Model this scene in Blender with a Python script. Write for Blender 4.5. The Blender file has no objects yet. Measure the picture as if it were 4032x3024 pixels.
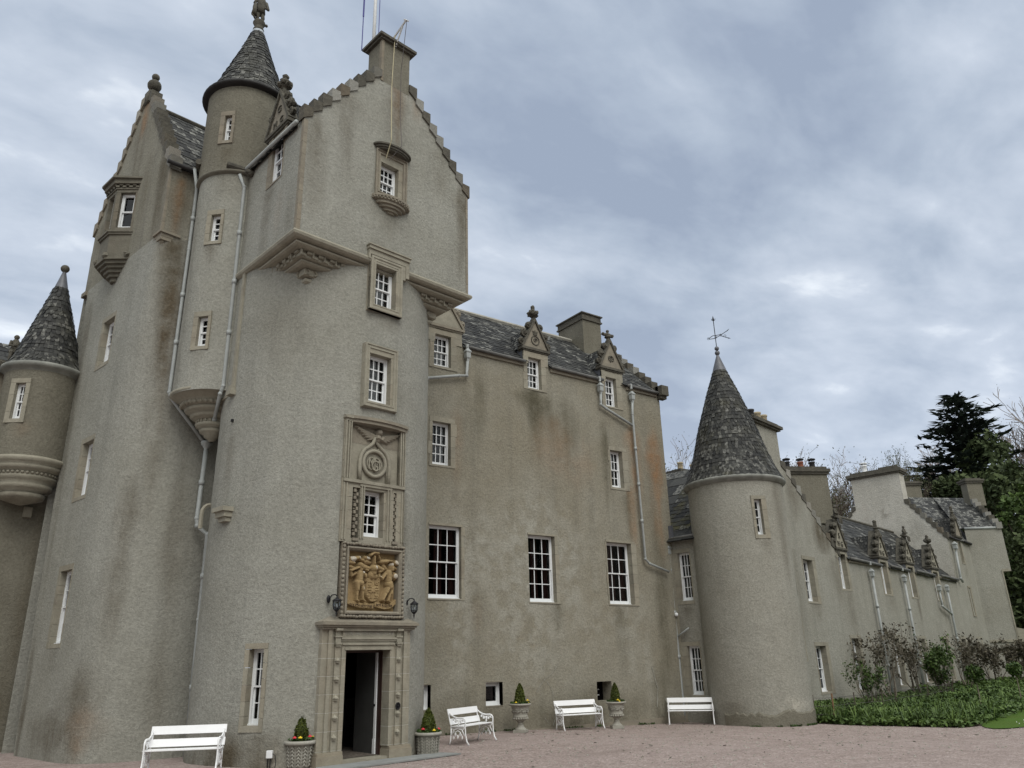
import bpy, bmesh, math, random
from mathutils import Vector, Matrix, noise
random.seed(7)
PI=math.pi; R_=math.radians
sc=bpy.context.scene; COL=sc.collection
# ---------------------------------------------------------------- camera, world, sun, exposure
EYE=1.9
def camera():
    pitch,roll,head=R_(19.791),R_(-1.4709),R_(54.2)
    F_=Vector((math.cos(head)*math.cos(pitch),math.sin(head)*math.cos(pitch),math.sin(pitch)))
    r=F_.cross(Vector((0,0,1))).normalized(); u=r.cross(F_)
    # roll: tilt of the world's up in the picture
    uu=u*math.cos(roll)-r*math.sin(roll); rr=r*math.cos(roll)+u*math.sin(roll)
    M=Matrix((rr,uu,-F_)).transposed().to_4x4(); M.translation=Vector((0,0,EYE))
    c=bpy.data.cameras.new('camera'); o=bpy.data.objects.new('camera',c); COL.objects.link(o)
    o.matrix_world=M; c.sensor_width=36; c.lens=3028/4032*36; c.clip_start=.1; c.clip_end=2000
    sc.camera=o
camera()
SUN_AZ,SUN_EL=-104,50      # degrees: direction towards the sun, counter-clockwise from +X
def world():
    w=bpy.data.worlds.new('World'); sc.world=w; w.use_nodes=True; n=w.node_tree; n.nodes.clear(); L=n.links
    def N(t,**k):
        x=n.nodes.new(t)
        for a,b in k.items(): setattr(x,a,b)
        return x
    out=N('ShaderNodeOutputWorld'); tc=N('ShaderNodeTexCoord'); sx=N('ShaderNodeSeparateXYZ'); L.new(tc.outputs['Generated'],sx.inputs[0])
    def M(op,a,b=None,c=None):
        m=N('ShaderNodeMath',operation=op)
        for i,v in enumerate((a,b,c)):
            if v is None: continue
            if isinstance(v,(int,float)): m.inputs[i].default_value=v
            else: L.new(v,m.inputs[i])
        return m.outputs[0]
    z=M('MAXIMUM',sx.outputs[2],0.0); den=M('ADD',z,.22)
    cx=N('ShaderNodeCombineXYZ'); L.new(M('DIVIDE',sx.outputs[0],den),cx.inputs[0]); L.new(M('DIVIDE',sx.outputs[1],den),cx.inputs[1])
    def cloud(scale,det,rough,dist,off):
        mp=N('ShaderNodeMapping'); mp.inputs['Location'].default_value=off; mp.inputs['Rotation'].default_value=(0,0,.5); mp.inputs['Scale'].default_value=(1,1.5,1); L.new(cx.outputs[0],mp.inputs[0])
        t=N('ShaderNodeTexNoise'); t.inputs['Scale'].default_value=scale; t.inputs['Detail'].default_value=det; t.inputs['Roughness'].default_value=rough; t.inputs['Distortion'].default_value=dist
        L.new(mp.outputs[0],t.inputs[0]); return t.outputs[0]
    a=cloud(1.15,6,.52,.5,(1.2,4.3,0)); b=cloud(4.6,6,.55,.2,(8,2,0))
    v=M('ADD',M('MULTIPLY',a,.68),M('MULTIPLY',b,.32))
    cr=N('ShaderNodeValToRGB'); e=cr.color_ramp; e.elements[0].position=.38; e.elements[0].color=(.25,.298,.382,1); e.elements[1].position=.64; e.elements[1].color=(.72,.76,.80,1)
    m1=e.elements.new(.46); m1.color=(.325,.378,.458,1); m2=e.elements.new(.56); m2.color=(.445,.495,.57,1)
    L.new(v,cr.inputs[0])
    # brighter low band and a much brighter zenith, as under a real cloud deck
    mr=N('ShaderNodeMapRange'); mr.inputs[1].default_value=0; mr.inputs[2].default_value=.42; mr.inputs[3].default_value=1; mr.inputs[4].default_value=0; L.new(sx.outputs[2],mr.inputs[0])
    low=N('ShaderNodeMix',data_type='RGBA'); L.new(M('MULTIPLY',mr.outputs[0],.55),low.inputs[0]); L.new(cr.outputs[0],low.inputs[6]); low.inputs[7].default_value=(.50,.555,.65,1)
    ze=N('ShaderNodeMapRange'); ze.inputs[1].default_value=.8; ze.inputs[2].default_value=1; ze.inputs[3].default_value=1; ze.inputs[4].default_value=ZEN; L.new(sx.outputs[2],ze.inputs[0])
    # the cloud deck is brighter on the sun's side of the sky
    sd=(math.cos(R_(SUN_AZ)),math.sin(R_(SUN_AZ)))
    dt=M('ADD',M('MULTIPLY',sx.outputs[0],sd[0]),M('MULTIPLY',sx.outputs[1],sd[1]))
    sm=N('ShaderNodeMapRange'); sm.inputs[1].default_value=-.3; sm.inputs[2].default_value=.7; sm.inputs[3].default_value=1; sm.inputs[4].default_value=SIDE; L.new(dt,sm.inputs[0])
    gain=M('MULTIPLY',ze.outputs[0],sm.outputs[0])
    # thick cloud is neutral grey-white where it is bright
    gr=N('ShaderNodeMapRange'); gr.inputs[1].default_value=1; gr.inputs[2].default_value=1.6; L.new(gain,gr.inputs[0])
    ng=N('ShaderNodeMix',data_type='RGBA'); L.new(M('MULTIPLY',gr.outputs[0],.9),ng.inputs[0]); L.new(low.outputs[2],ng.inputs[6]); ng.inputs[7].default_value=(.42,.422,.40,1)
    bg=N('ShaderNodeBackground'); L.new(ng.outputs[2],bg.inputs[0]); L.new(M('MULTIPLY',ze.outputs[0],M('MULTIPLY',sm.outputs[0],.88)),bg.inputs[1])
    sky=N('ShaderNodeTexSky',sky_type='NISHITA'); sky.sun_disc=False; sky.sun_elevation=R_(SUN_EL); sky.sun_rotation=R_(90-SUN_AZ)
    b2=N('ShaderNodeBackground'); L.new(sky.outputs[0],b2.inputs[0]); b2.inputs[1].default_value=.05
    mx=N('ShaderNodeMixShader'); mx.inputs[0].default_value=.9; L.new(b2.outputs[0],mx.inputs[1]); L.new(bg.outputs[0],mx.inputs[2])
    L.new(mx.outputs[0],out.inputs[0])
ZEN,SIDE=2.2,1.9
world()
def sun():
    l=bpy.data.lights.new('sun','SUN'); l.energy=1.0; l.angle=R_(35); l.color=(1,.97,.91)
    o=bpy.data.objects.new('sun',l); COL.objects.link(o)
    d=Vector((math.cos(R_(SUN_AZ))*math.cos(R_(SUN_EL)),math.sin(R_(SUN_AZ))*math.cos(R_(SUN_EL)),math.sin(R_(SUN_EL))))
    o.rotation_euler=d.to_track_quat('Z','Y').to_euler(); o.location=(0,-20,40)
sun()
vs=sc.view_settings; vs.view_transform='Standard'; vs.look='None'; vs.gamma=1; vs.exposure=0.76; vs.use_curve_mapping=False
sc.cycles.max_bounces=6; sc.cycles.transparent_max_bounces=8
# ---------------------------------------------------------------- materials
MAT={}
def nodes(name,rough=.8,spec=.3,metal=0):
    m=bpy.data.materials.new(name); m.use_nodes=True; MAT[name]=m; t=m.node_tree; b=t.nodes['Principled BSDF']
    b.inputs['Roughness'].default_value=rough; b.inputs['Specular IOR Level'].default_value=spec; b.inputs['Metallic'].default_value=metal
    return m,t,b
class NT:
    def __init__(s,t): s.t=t; s.L=t.links
    def N(s,ty,**k):
        x=s.t.nodes.new(ty)
        for a,b in k.items(): setattr(x,a,b)
        return x
    def pos(s): return s.N('ShaderNodeNewGeometry').outputs['Position']
    def obj(s): return s.N('ShaderNodeTexCoord').outputs['Object']
    def noise(s,vec,scale,det=3,rough=.55,map_=None,out=0,dist=0):
        if map_:
            mp=s.N('ShaderNodeMapping'); mp.inputs['Scale'].default_value=map_; s.L.new(vec,mp.inputs[0]); vec=mp.outputs[0]
        x=s.N('ShaderNodeTexNoise'); x.inputs['Scale'].default_value=scale; x.inputs['Detail'].default_value=det; x.inputs['Roughness'].default_value=rough; x.inputs['Distortion'].default_value=dist
        s.L.new(vec,x.inputs[0]); return x.outputs[out]
    def ramp(s,v,lo,hi,a=0.,b=1.):
        x=s.N('ShaderNodeMapRange'); x.inputs[1].default_value=lo; x.inputs[2].default_value=hi; x.inputs[3].default_value=a; x.inputs[4].default_value=b
        s.L.new(v,x.inputs[0]); return x.outputs[0]
    def M(s,op,a,b=None):
        m=s.N('ShaderNodeMath',operation=op)
        for i,v in enumerate((a,b)):
            if v is None: continue
            if isinstance(v,(int,float)): m.inputs[i].default_value=v
            else: s.L.new(v,m.inputs[i])
        return m.outputs[0]
    def mix(s,f,a,b,mode='MIX'):
        m=s.N('ShaderNodeMix',data_type='RGBA',blend_type=mode)
        for i,v in ((0,f),(6,a),(7,b)):
            if isinstance(v,(int,float)): m.inputs[i].default_value=v
            elif isinstance(v,tuple): m.inputs[i].default_value=(*v,1)
            else: s.L.new(v,m.inputs[i])
        return m.outputs[2]
    def attr(s):
        a=s.N('ShaderNodeAttribute',attribute_name='Col'); x=s.N('ShaderNodeSeparateColor'); s.L.new(a.outputs['Color'],x.inputs[0]); return x.outputs
    def bump(s,b,h,dist,strength=.6,prev=None):
        x=s.N('ShaderNodeBump'); x.inputs['Distance'].default_value=dist; x.inputs['Strength'].default_value=strength; s.L.new(h,x.inputs['Height'])
        if prev is not None: s.L.new(prev,x.inputs['Normal'])
        s.L.new(x.outputs[0],b.inputs['Normal']); return x.outputs[0]
def grey(t,v): 
    return v
def harl(name,c1,c2,dark=(.10,.085,.06),rust=(.27,.15,.075),light=(.46,.44,.38),streak=.3,rough=1.0):
    m,t,b=nodes(name,.95,.1); n=NT(t); p=n.pos(); r,g,bl=n.attr()[:3]
    big=n.noise(p,.45,4,.6); mid=n.noise(p,2.2,4,.65); st=n.noise(p,1.0,4,.6,(2.2,2.2,.13)); fine=n.noise(p,16,4,.7); vf=n.noise(p,34,3,.6)
    c=n.mix(n.ramp(big,.35,.65),c1,c2)
    c=n.mix(n.M('MULTIPLY',n.ramp(st,.48,.72),streak),c,tuple(x*.62 for x in c1))
    c=n.mix(n.ramp(mid,.52,.8,0,.35),c,tuple(min(1,x*1.28) for x in c1))
    dk=n.M('MULTIPLY',r,n.M('ADD',n.ramp(mid,.3,.6,.35,1.),n.ramp(st,.4,.6,-.1,.35)))
    c=n.mix(n.M('MINIMUM',dk,1.0),c,dark)
    c=n.mix(n.M('MINIMUM',1.0,n.M('MULTIPLY',g,n.ramp(mid,.3,.65,.3,.8))),c,rust)
    c=n.mix(n.M('MULTIPLY',bl,n.ramp(mid,.4,.55,.1,1.)),c,light)
    # pitted roughcast: dark crevices between pebbles
    f=n.ramp(fine,.32,.62,.80,1.08)
    g2=n.ramp(vf,.3,.66,.92,1.06)
    c=n.mix(1.,c,n.N('ShaderNodeCombineColor').outputs[0],'MULTIPLY')
    cc=c.node.inputs[7].links[0].from_node
    fm=n.M('MULTIPLY',f,g2)
    for i in range(3): n.L.new(fm,cc.inputs[i])
    n.L.new(c,b.inputs['Base Color'])
    h=n.M('ADD',n.M('MULTIPLY',fine,.7),n.M('MULTIPLY',vf,.5))
    pr=n.bump(b,mid,.05*rough,.5); n.bump(b,n.M('ADD',h,n.M('MULTIPLY',n.noise(p,8,4,.6,(1,1,1.6)),.6)),.034*rough,.65,pr)
    return m
harl('harling_grey',(.302,.301,.268),(.260,.257,.223))
harl('harling_brown',(.260,.247,.202),(.233,.214,.165),streak=.4,dark=(.10,.092,.065),light=(.325,.318,.275))
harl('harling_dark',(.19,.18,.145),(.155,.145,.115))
harl('harling_pale',(.50,.485,.435),(.43,.415,.365),streak=.3,rough=1.6)
harl('harling_wing',(.306,.301,.264),(.270,.262,.224),streak=.35)
def stone(name,c1,c2,dirt=(.12,.10,.08),spot=.5,bump=.02,sc_=5.):
    m,t,b=nodes(name,.9,.2); n=NT(t); p=n.pos(); r,g,bl=n.attr()[:3]
    a=n.noise(p,sc_,4,.6); d=n.noise(p,1.6,4,.65); f=n.noise(p,24,3,.6)
    c=n.mix(n.ramp(a,.35,.65),c1,c2)
    c=n.mix(n.ramp(d,.52,.75,0,spot),c,dirt)
    c=n.mix(n.M('MULTIPLY',r,.45),c,tuple(x*.45 for x in c1))
    c=n.mix(n.M('MULTIPLY',g,.4),c,(.34,.235,.14))
    c=n.mix(bl,c,(.62,.62,.58))
    c=n.mix(n.ramp(f,.35,.65,.0,.25),c,tuple(x*.7 for x in c1))
    n.L.new(c,b.inputs['Base Color']); n.bump(b,n.M('ADD',a,f),bump,.5); return m
stone('sandstone',(.318,.300,.242),(.262,.248,.200),spot=.5)
stone('sandstone_dark',(.165,.155,.125),(.125,.118,.095),spot=.5)
harl('harling_olive',(.245,.235,.195),(.205,.195,.155),streak=.65)
stone('sandstone_grey',(.26,.235,.185),(.21,.19,.155),spot=.4)
stone('sandstone_orange',(.34,.25,.13),(.28,.20,.105),dirt=(.2,.13,.07),spot=.3)
stone('stone_weathered',(.115,.108,.088),(.075,.07,.058),dirt=(.035,.033,.03),spot=.7,bump=.04,sc_=8)
stone('stone_concrete',(.36,.35,.31),(.30,.29,.25),spot=.35)
def slate():
    m,t,b=nodes('slate',.75,.35); n=NT(t); p=n.pos(); r,g,bl=n.attr()[:3]
    a=n.noise(p,9,3,.6); d=n.noise(p,1.1,4,.6); f=n.noise(p,40,2)
    c=n.mix(r,(.012,.013,.0135),(.042,.043,.040))
    c=n.mix(n.M('MULTIPLY',bl,n.ramp(a,.42,.6)),c,(.34,.34,.31))
    c=n.mix(n.M('MULTIPLY',g,n.ramp(d,.45,.65)),c,(.10,.09,.03))
    c=n.mix(n.ramp(a,.5,.78,0,.35),c,(.12,.12,.11))
    n.L.new(c,b.inputs['Base Color']); n.bump(b,a,.02,.6)
slate()
def plain(name,c,rough=.5,spec=.4,metal=0,var=.12,scale=3.,bump=0):
    m,t,b=nodes(name,rough,spec,metal); n=NT(t); p=n.obj(); a=n.noise(p,scale,4,.6)
    n.L.new(n.mix(n.ramp(a,.3,.7),tuple(x*(1-var) for x in c),tuple(min(1,x*(1+var)) for x in c)),b.inputs['Base Color'])
    if bump: n.bump(b,a,bump,.5)
    return m
plain('white_paint',(.73,.75,.76),.4,.4,var=.05,scale=2)
plain('bench_paint',(.80,.81,.82),.35,.45,var=.04,scale=2)
plain('pipe_paint',(.32,.34,.335),.5,.4,var=.12,scale=4)
plain('black_iron',(.012,.012,.014),.55,.25)
plain('gutter_paint',(.12,.12,.115),.6,.3,var=.3)
plain('gutter_stone',(.21,.215,.195),.7,.3,var=.25)
plain('lead',(.10,.105,.12),.5,.5,var=.25)
plain('dark_gutter',(.022,.021,.021),.7,.3,var=.3)
plain('lead_pale',(.30,.33,.36),.5,.5,var=.25)
plain('terracotta',(.42,.36,.25),.8,.2,var=.2)
plain('pot_black',(.03,.03,.032),.7,.3)
plain('pot_red',(.26,.10,.06),.8,.3)
plain('mortar',(.55,.53,.46),.9,.1)
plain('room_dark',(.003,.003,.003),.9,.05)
plain('curtain_pale',(.38,.38,.365),.9,.1,var=.1)
plain('curtain_red',(.05,.022,.02),.9,.1,var=.3)
plain('blind_grey',(.30,.31,.32),.9,.1,var=.1)
plain('hall_wall',(.06,.06,.058),.8,.2)
plain('door_wood',(.035,.018,.014),.5,.4,var=.3)
plain('mat_brown',(.12,.105,.09),.95,.05,var=.5,scale=14)
plain('slab',(.23,.24,.235),.8,.3,var=.15,scale=3,bump=.01)
plain('rope',(.42,.38,.26),.9,.1)
plain('rope_blue',(.09,.09,.25),.8,.1)
plain('pole_white',(.62,.63,.63),.4,.4)
plain('red_petal',(.62,.05,.07),.6,.3,var=.2)
plain('yellow_petal',(.75,.55,.04),.6,.3,var=.2)
plain('soil',(.045,.034,.025),.95,.1,var=.4,scale=9,bump=.03)
plain('stake_wood',(.20,.12,.07),.9,.1,var=.3)
plain('wire',(.10,.09,.085),.6,.4,.5)
plain('lantern_lens',(.72,.74,.76),.15,.6,var=.05)
def leafmat(name,c1,c2,rough=.6):
    m,t,b=nodes(name,rough,.3); n=NT(t); p=n.pos(); r,g,bl=n.attr()[:3]; a=n.noise(p,.9,3,.6)
    c=n.mix(r,c1,c2); c=n.mix(n.ramp(a,.35,.7,0,.5),c,tuple(x*.55 for x in c1)); n.L.new(c,b.inputs['Base Color'])
    return m
leafmat('leaf_green',(.030,.062,.014),(.095,.15,.035))
leafmat('leaf_bed',(.030,.062,.014),(.15,.23,.055))
leafmat('leaf_box',(.045,.06,.01),(.10,.12,.02))
leafmat('leaf_purple',(.050,.044,.030),(.120,.105,.070))
leafmat('leaf_conifer',(.011,.020,.014),(.034,.052,.032),.8)
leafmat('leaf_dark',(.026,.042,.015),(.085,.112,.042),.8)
leafmat('leaf_spring',(.045,.08,.016),(.085,.135,.03),.7)
leafmat('leaf_larch',(.05,.06,.028),(.11,.12,.06),.8)
plain('bark',(.085,.07,.055),.95,.1,var=.35,scale=6,bump=.03)
plain('bark_light',(.20,.175,.14),.95,.1,var=.3,scale=8,bump=.02)
plain('twig',(.24,.215,.20),.95,.1,var=.3,scale=2)
def glass():
    m,t,b=nodes('window_glass'); n=NT(t); t.nodes.remove(b); out=t.nodes['Material Output']
    tr=n.N('ShaderNodeBsdfTransparent'); tr.inputs[0].default_value=(.72,.75,.76,1); gl=n.N('ShaderNodeBsdfGlossy'); gl.inputs['Roughness'].default_value=.04; gl.inputs[0].default_value=(.9,.92,.95,1)
    fr=n.N('ShaderNodeFresnel'); fr.inputs[0].default_value=1.55; nz=n.noise(n.pos(),1.3,2); bp=n.N('ShaderNodeBump'); bp.inputs['Distance'].default_value=.006; n.L.new(nz,bp.inputs['Height']); n.L.new(bp.outputs[0],gl.inputs['Normal'])
    mx=n.N('ShaderNodeMixShader'); n.L.new(n.M('ADD',n.M('MULTIPLY',fr.outputs[0],.85),.0),mx.inputs[0]); n.L.new(tr.outputs[0],mx.inputs[1]); n.L.new(gl.outputs[0],mx.inputs[2]); n.L.new(mx.outputs[0],out.inputs[0])
glass()
def gravel():
    m,t,b=nodes('gravel',.95,.1); n=NT(t); p=n.pos()
    v=n.N('ShaderNodeTexVoronoi'); v.inputs['Scale'].default_value=26; n.L.new(p,v.inputs[0]); sp=n.N('ShaderNodeSeparateColor'); n.L.new(v.outputs['Color'],sp.inputs[0])
    v2=n.N('ShaderNodeTexVoronoi'); v2.inputs['Scale'].default_value=60; n.L.new(p,v2.inputs[0]); s2=n.N('ShaderNodeSeparateColor'); n.L.new(v2.outputs['Color'],s2.inputs[0])
    big=n.noise(p,.25,4,.6); md=n.noise(p,3,4,.7,(1,1,1))
    c=n.mix(sp.outputs[0],(.20,.158,.143),(.44,.375,.345)); c=n.mix(n.ramp(sp.outputs[1],.86,.97),c,(.50,.44,.41)); c=n.mix(n.ramp(s2.outputs[0],.3,1.,0,.5),c,(.31,.245,.23))
    c=n.mix(n.ramp(md,.35,.62,.5,0),c,(.19,.145,.13)); c=n.mix(n.ramp(big,.35,.65,0,.35),c,(.36,.30,.285))
    tr=n.noise(p,.8,3,.5,(.25,1.3,1)); c=n.mix(n.ramp(tr,.55,.7,0,.3),c,(.17,.135,.12))
    n.L.new(c,b.inputs['Base Color']); n.bump(b,n.M('ADD',v.outputs['Distance'],md),.03,.8)
gravel()
def lawn():
    m,t,b=nodes('lawn',.9,.1); n=NT(t); p=n.pos(); a=n.noise(p,30,3,.7); d=n.noise(p,.6,4)
    c=n.mix(a,(.035,.075,.012),(.10,.17,.03)); c=n.mix(n.ramp(d,.4,.7,0,.5),c,(.07,.10,.02)); n.L.new(c,b.inputs['Base Color']); n.bump(b,a,.03,.8)
lawn()
# ---------------------------------------------------------------- geometry helpers
class Face:
    """A vertical wall face: u runs along it (to the right seen from outside), z is up, d is how far out of the face."""
    def __init__(s,o,a,d=0): s.a=a; s.d=Vector((math.cos(R_(a)),math.sin(R_(a)),0)); s.n=Vector((s.d.y,-s.d.x,0)); s.o=Vector((o[0],o[1],0))+s.n*d
    def w(s,u,z,d=0): v=s.o+s.d*u+s.n*d; return Vector((v.x,v.y,z))
    def off(s,d): return Face((s.o.x,s.o.y),s.a,d)
class Shift(Face):
    """the same face set k of its distance further back"""
    def __init__(s,o,a,d,k): super().__init__(o,a,d-k*(17.27-d)); s.k=k
    def w(s,u,z,d=0): return super().w(u+(u+9.89)*s.k,1.9+(z-1.9)*(1+s.k),d)
class Drum:
    """A round tower face: u is arc length from azimuth a."""
    def __init__(s,c,R,a): s.c=Vector((c[0],c[1],0)); s.R=R; s.a=R_(a)
    def w(s,u,z,d=0): t=s.a+u/s.R; return s.c+Vector((math.cos(t)*(s.R+d),math.sin(t)*(s.R+d),z))
class Corner:
    """Two flat faces meeting in a rounded corner whose radius depends on height."""
    def __init__(s,A,uc,B,rf,bat=0): s.A,s.uc,s.B,s.rf,s.bat=A,uc,B,rf,bat
    def w(s,u,z,d=0):
        r=s.rf(z); u=u+max(0,1-u/2.2)*s.bat*(.9-.65*min(1,z/12.9)); t=u-s.uc
        if t<=-r: return s.A.w(u,z,d)
        if t>=r: return s.B.w(t,z,d)
        k=(t+r)/(2*r); p0=s.A.w(s.uc-r,z,d); p1=s.A.w(s.uc,z,d); p2=s.B.w(r,z,d)
        return p0*(1-k)**2+p1*2*k*(1-k)+p2*k*k
WL={}
class MB:
    def __init__(s): s.v=[]; s.f=[]; s.c=[]
    def add(s,vs,fs,col=None):
        b=len(s.v); s.v+= [Vector(v) for v in vs]; s.f+=[[b+i for i in f] for f in fs]; s.c+=[col or (0,0,0)]*len(vs) if not isinstance(col,list) else col
        return s
    def hexa(s,p,col=None): return s.add(p,[(0,3,2,1),(4,5,6,7),(0,1,5,4),(1,2,6,5),(2,3,7,6),(3,0,4,7)],col)
    def box(s,F,u0,u1,z0,z1,d0,d1,nu=1,col=None):
        for i in range(nu):
            a=u0+(u1-u0)*i/nu; b=u0+(u1-u0)*(i+1)/nu
            s.hexa([F.w(a,z0,d0),F.w(b,z0,d0),F.w(b,z0,d1),F.w(a,z0,d1),F.w(a,z1,d0),F.w(b,z1,d0),F.w(b,z1,d1),F.w(a,z1,d1)],col)
        return s
    def prism(s,F,poly,d0,d1,col=None):
        n=len(poly); s.add([F.w(u,z,d0) for u,z in poly]+[F.w(u,z,d1) for u,z in poly],[tuple(range(n)),tuple(range(2*n-1,n-1,-1))]+[(i,i+n,(i+1)%n+n,(i+1)%n) for i in range(n)],col); return s
    def slab(s,F,plan,z0,z1,col=None):
        """extrude a plan outline given as (u,d) upwards"""
        n=len(plan); s.add([F.w(u,z0,d) for u,d in plan]+[F.w(u,z1,d) for u,d in plan],[tuple(range(n)),tuple(range(2*n-1,n-1,-1))]+[(i,i+n,(i+1)%n+n,(i+1)%n) for i in range(n)],col); return s
    def tube(s,pts,r,n=6,col=None,closed=False):
        pts=[Vector(p) for p in pts]; m=len(pts); rr=r if isinstance(r,(list,tuple)) else [r]*m; vs=[]; up=None
        for i,p in enumerate(pts):
            t=(pts[(i+1)%m if closed else min(i+1,m-1)]-pts[(i-1)%m if closed else max(i-1,0)])
            if t.length<1e-9: t=Vector((0,0,1))
            t.normalize()
            if up is None or abs(up.dot(t))>.98: up=Vector((0,0,1)) if abs(t.z)<.9 else Vector((1,0,0))
            a=t.cross(up).normalized(); b=a.cross(t); up=b
            vs+=[p+(a*math.cos(2*PI*k/n)+b*math.sin(2*PI*k/n))*rr[i] for k in range(n)]
        fs=[(i*n+k,i*n+(k+1)%n,((i+1)%m)*n+(k+1)%n,((i+1)%m)*n+k) for i in range(m if closed else m-1) for k in range(n)]
        if not closed: fs+=[tuple(range(n-1,-1,-1)),tuple(range((m-1)*n,m*n))]
        return s.add(vs,fs,col)
    def lathe(s,c,prof,n=24,a0=0,a1=2*PI,ph=0,col=None):
        full=abs(a1-a0-2*PI)<1e-6; k=n if full else n+1; vs=[]
        for r,z in prof:
            for i in range(k): a=a0+ph+(a1-a0)*i/n; vs.append((c[0]+r*math.cos(a),c[1]+r*math.sin(a),c[2]+z))
        fs=[(j*k+i,j*k+(i+1)%k,(j+1)*k+(i+1)%k,(j+1)*k+i) for j in range(len(prof)-1) for i in range(n)]
        return s.add(vs,fs,col)
    def blob(s,c,r,n=8,m=5,col=None,jit=0,rot=0):
        r=(r,r,r) if isinstance(r,(int,float)) else r; vs=[]; cr,sr=math.cos(rot),math.sin(rot)
        for j in range(m+1):
            ph=-PI/2+PI*j/m
            for i in range(n):
                q=1+random.uniform(-jit,jit); x=r[0]*math.cos(ph)*math.cos(2*PI*i/n)*q; y=r[1]*math.cos(ph)*math.sin(2*PI*i/n)*q; z=r[2]*math.sin(ph)*q
                vs.append((c[0]+x*cr-y*sr,c[1]+x*sr+y*cr,c[2]+z))
        return s.add(vs,[(j*n+i,j*n+(i+1)%n,(j+1)*n+(i+1)%n,(j+1)*n+i) for j in range(m) for i in range(n)],col)
    def quad(s,p,col=None): return s.add(p,[tuple(range(len(p)))],col)
    def build(s,name,mat,parent=None,smooth=False,bevel=0):
        if not s.v: s.v=[Vector((0,0,0))]*3; s.f=[(0,1,2)]; s.c=[(0,0,0)]*3
        xs=[v.x for v in s.v]; ys=[v.y for v in s.v]; zs=[v.z for v in s.v]
        o=Vector(((min(xs)+max(xs))/2,(min(ys)+max(ys))/2,min(zs)))
        me=bpy.data.meshes.new(name); me.from_pydata([tuple(v-o) for v in s.v],[],s.f); me.update()
        if any(c!=(0,0,0) for c in s.c):
            at=me.color_attributes.new('Col','FLOAT_COLOR','POINT'); at.data.foreach_set('color',[x for c in s.c for x in (c[0],c[1],c[2],1.)])
        me.materials.append(MAT[mat])
        if smooth: me.polygons.foreach_set('use_smooth',[True]*len(me.polygons))
        ob=bpy.data.objects.new(name,me); COL.objects.link(ob); WL[ob.name]=o
        if parent is not None: ob.parent=parent; ob.location=o-WL[parent.name]
        else: ob.location=o
        if bevel:
            bv=ob.modifiers.new('bevel','BEVEL'); bv.width=bevel; bv.segments=2; bv.limit_method='ANGLE'
        return ob
def tag(o,label=None,cat=None,group=None,kind=None):
    if label: o['label']=label
    if cat: o['category']=cat
    if group: o['group']=group
    if kind: o['kind']=kind
    return o
def empty(name,loc,parent=None):
    o=bpy.data.objects.new(name,None); COL.objects.link(o); o.empty_display_size=.3; WL[o.name]=Vector(loc)
    if parent is not None: o.parent=parent; o.location=Vector(loc)-WL[parent.name]
    else: o.location=loc
    return o
def copy_tree(o,parent=None):
    c=o.copy(); COL.objects.link(c); c.parent=parent; WL[c.name]=WL[o.name].copy()
    for ch in list(o.children): copy_tree(ch,c)
    return c
def lerp(a,b,t): return a+(b-a)*t
def smooth01(x): x=max(0,min(1,x)); return x*x*(3-2*x)
def gz(x,y): return -.03*max(0,min(8.7,x-13.3))+.08*math.exp(-((x-3.9)**2+(y-17.0)**2)/5.)
# ---- walls -----------------------------------------------------
def wall(name,F,u0,u1,z0,z1,holes,mat,parent,step=.16,clip=(),stains=(),jit=.012,base=None,smooth=True):
    """a wall sheet in u,z with rectangular openings; clip: half planes a*u+b*z<=c; stains: (channel,u,z,su,sz_up,sz_down,amount)"""
    def lines(a,b,es):
        es=sorted({round(e,4) for e in es if a<e<b}|{a,b}); out=[]
        for p,q in zip(es,es[1:]):
            n=max(1,round((q-p)/step)); out+=[p+(q-p)*i/n for i in range(n)]
        return out+[b]
    us=lines(u0,u1,[h[i] for h in holes for i in (0,1)]); zs=lines(z0,z1,[h[i] for h in holes for i in (2,3)])
    bm=bmesh.new(); g=[[bm.verts.new((u,z,0)) for z in zs] for u in us]
    for i in range(len(us)-1):
        for j in range(len(zs)-1):
            cu,cz=(us[i]+us[i+1])/2,(zs[j]+zs[j+1])/2
            if any(h[0]<cu<h[1] and h[2]<cz<h[3] for h in holes): continue
            bm.faces.new((g[i][j],g[i+1][j],g[i+1][j+1],g[i][j+1]))
    for a,b,c in clip:
        L=math.hypot(a,b); co=(a*c/L/L,b*c/L/L,0)
        bmesh.ops.bisect_plane(bm,geom=bm.verts[:]+bm.edges[:]+bm.faces[:],plane_co=co,plane_no=(a,b,0),clear_outer=True)
    bmesh.ops.delete(bm,geom=[v for v in bm.verts if not v.link_faces],context='VERTS')
    bm.verts.index_update(); mb=MB(); 
    vs=[];cs=[]
    for v in bm.verts:
        u,z=v.co.x,v.co.y; p=F.w(u,z,0); j=jit*(noise.noise(p*1.1)+.6*noise.noise(p*3.1)); 
        zz=z
        if base is not None and z<=z0+1e-5: zz=base
        p=F.w(u,zz,j); vs.append(p)
        c=[0,0,0]
        for ch,su,sz,wu,up,dn,am in stains:
            nn=.35*noise.noise(Vector((u*1.7,z*.5,ch*9.)))+.15*noise.noise(Vector((u*6,z*1.2,3.)))
            x=abs(u-su)/wu; dz=z-sz; y=dz/up if dz>0 else -dz/dn
            k=smooth01(1.35-x-abs(y)*.55+nn*1.2-.25) if y<1.3 else 0
            k*=smooth01((1.25-y)/.6)
            c[ch]=max(c[ch],k*am)
        # rising damp with a ragged edge
        h=z-(base if base is not None else z0)
        cs.append(tuple(c))
    mb.add(vs,[[v.index for v in f.verts] for f in bm.faces],cs); bm.free()
    return mb.build(name,mat,parent,smooth)
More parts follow.
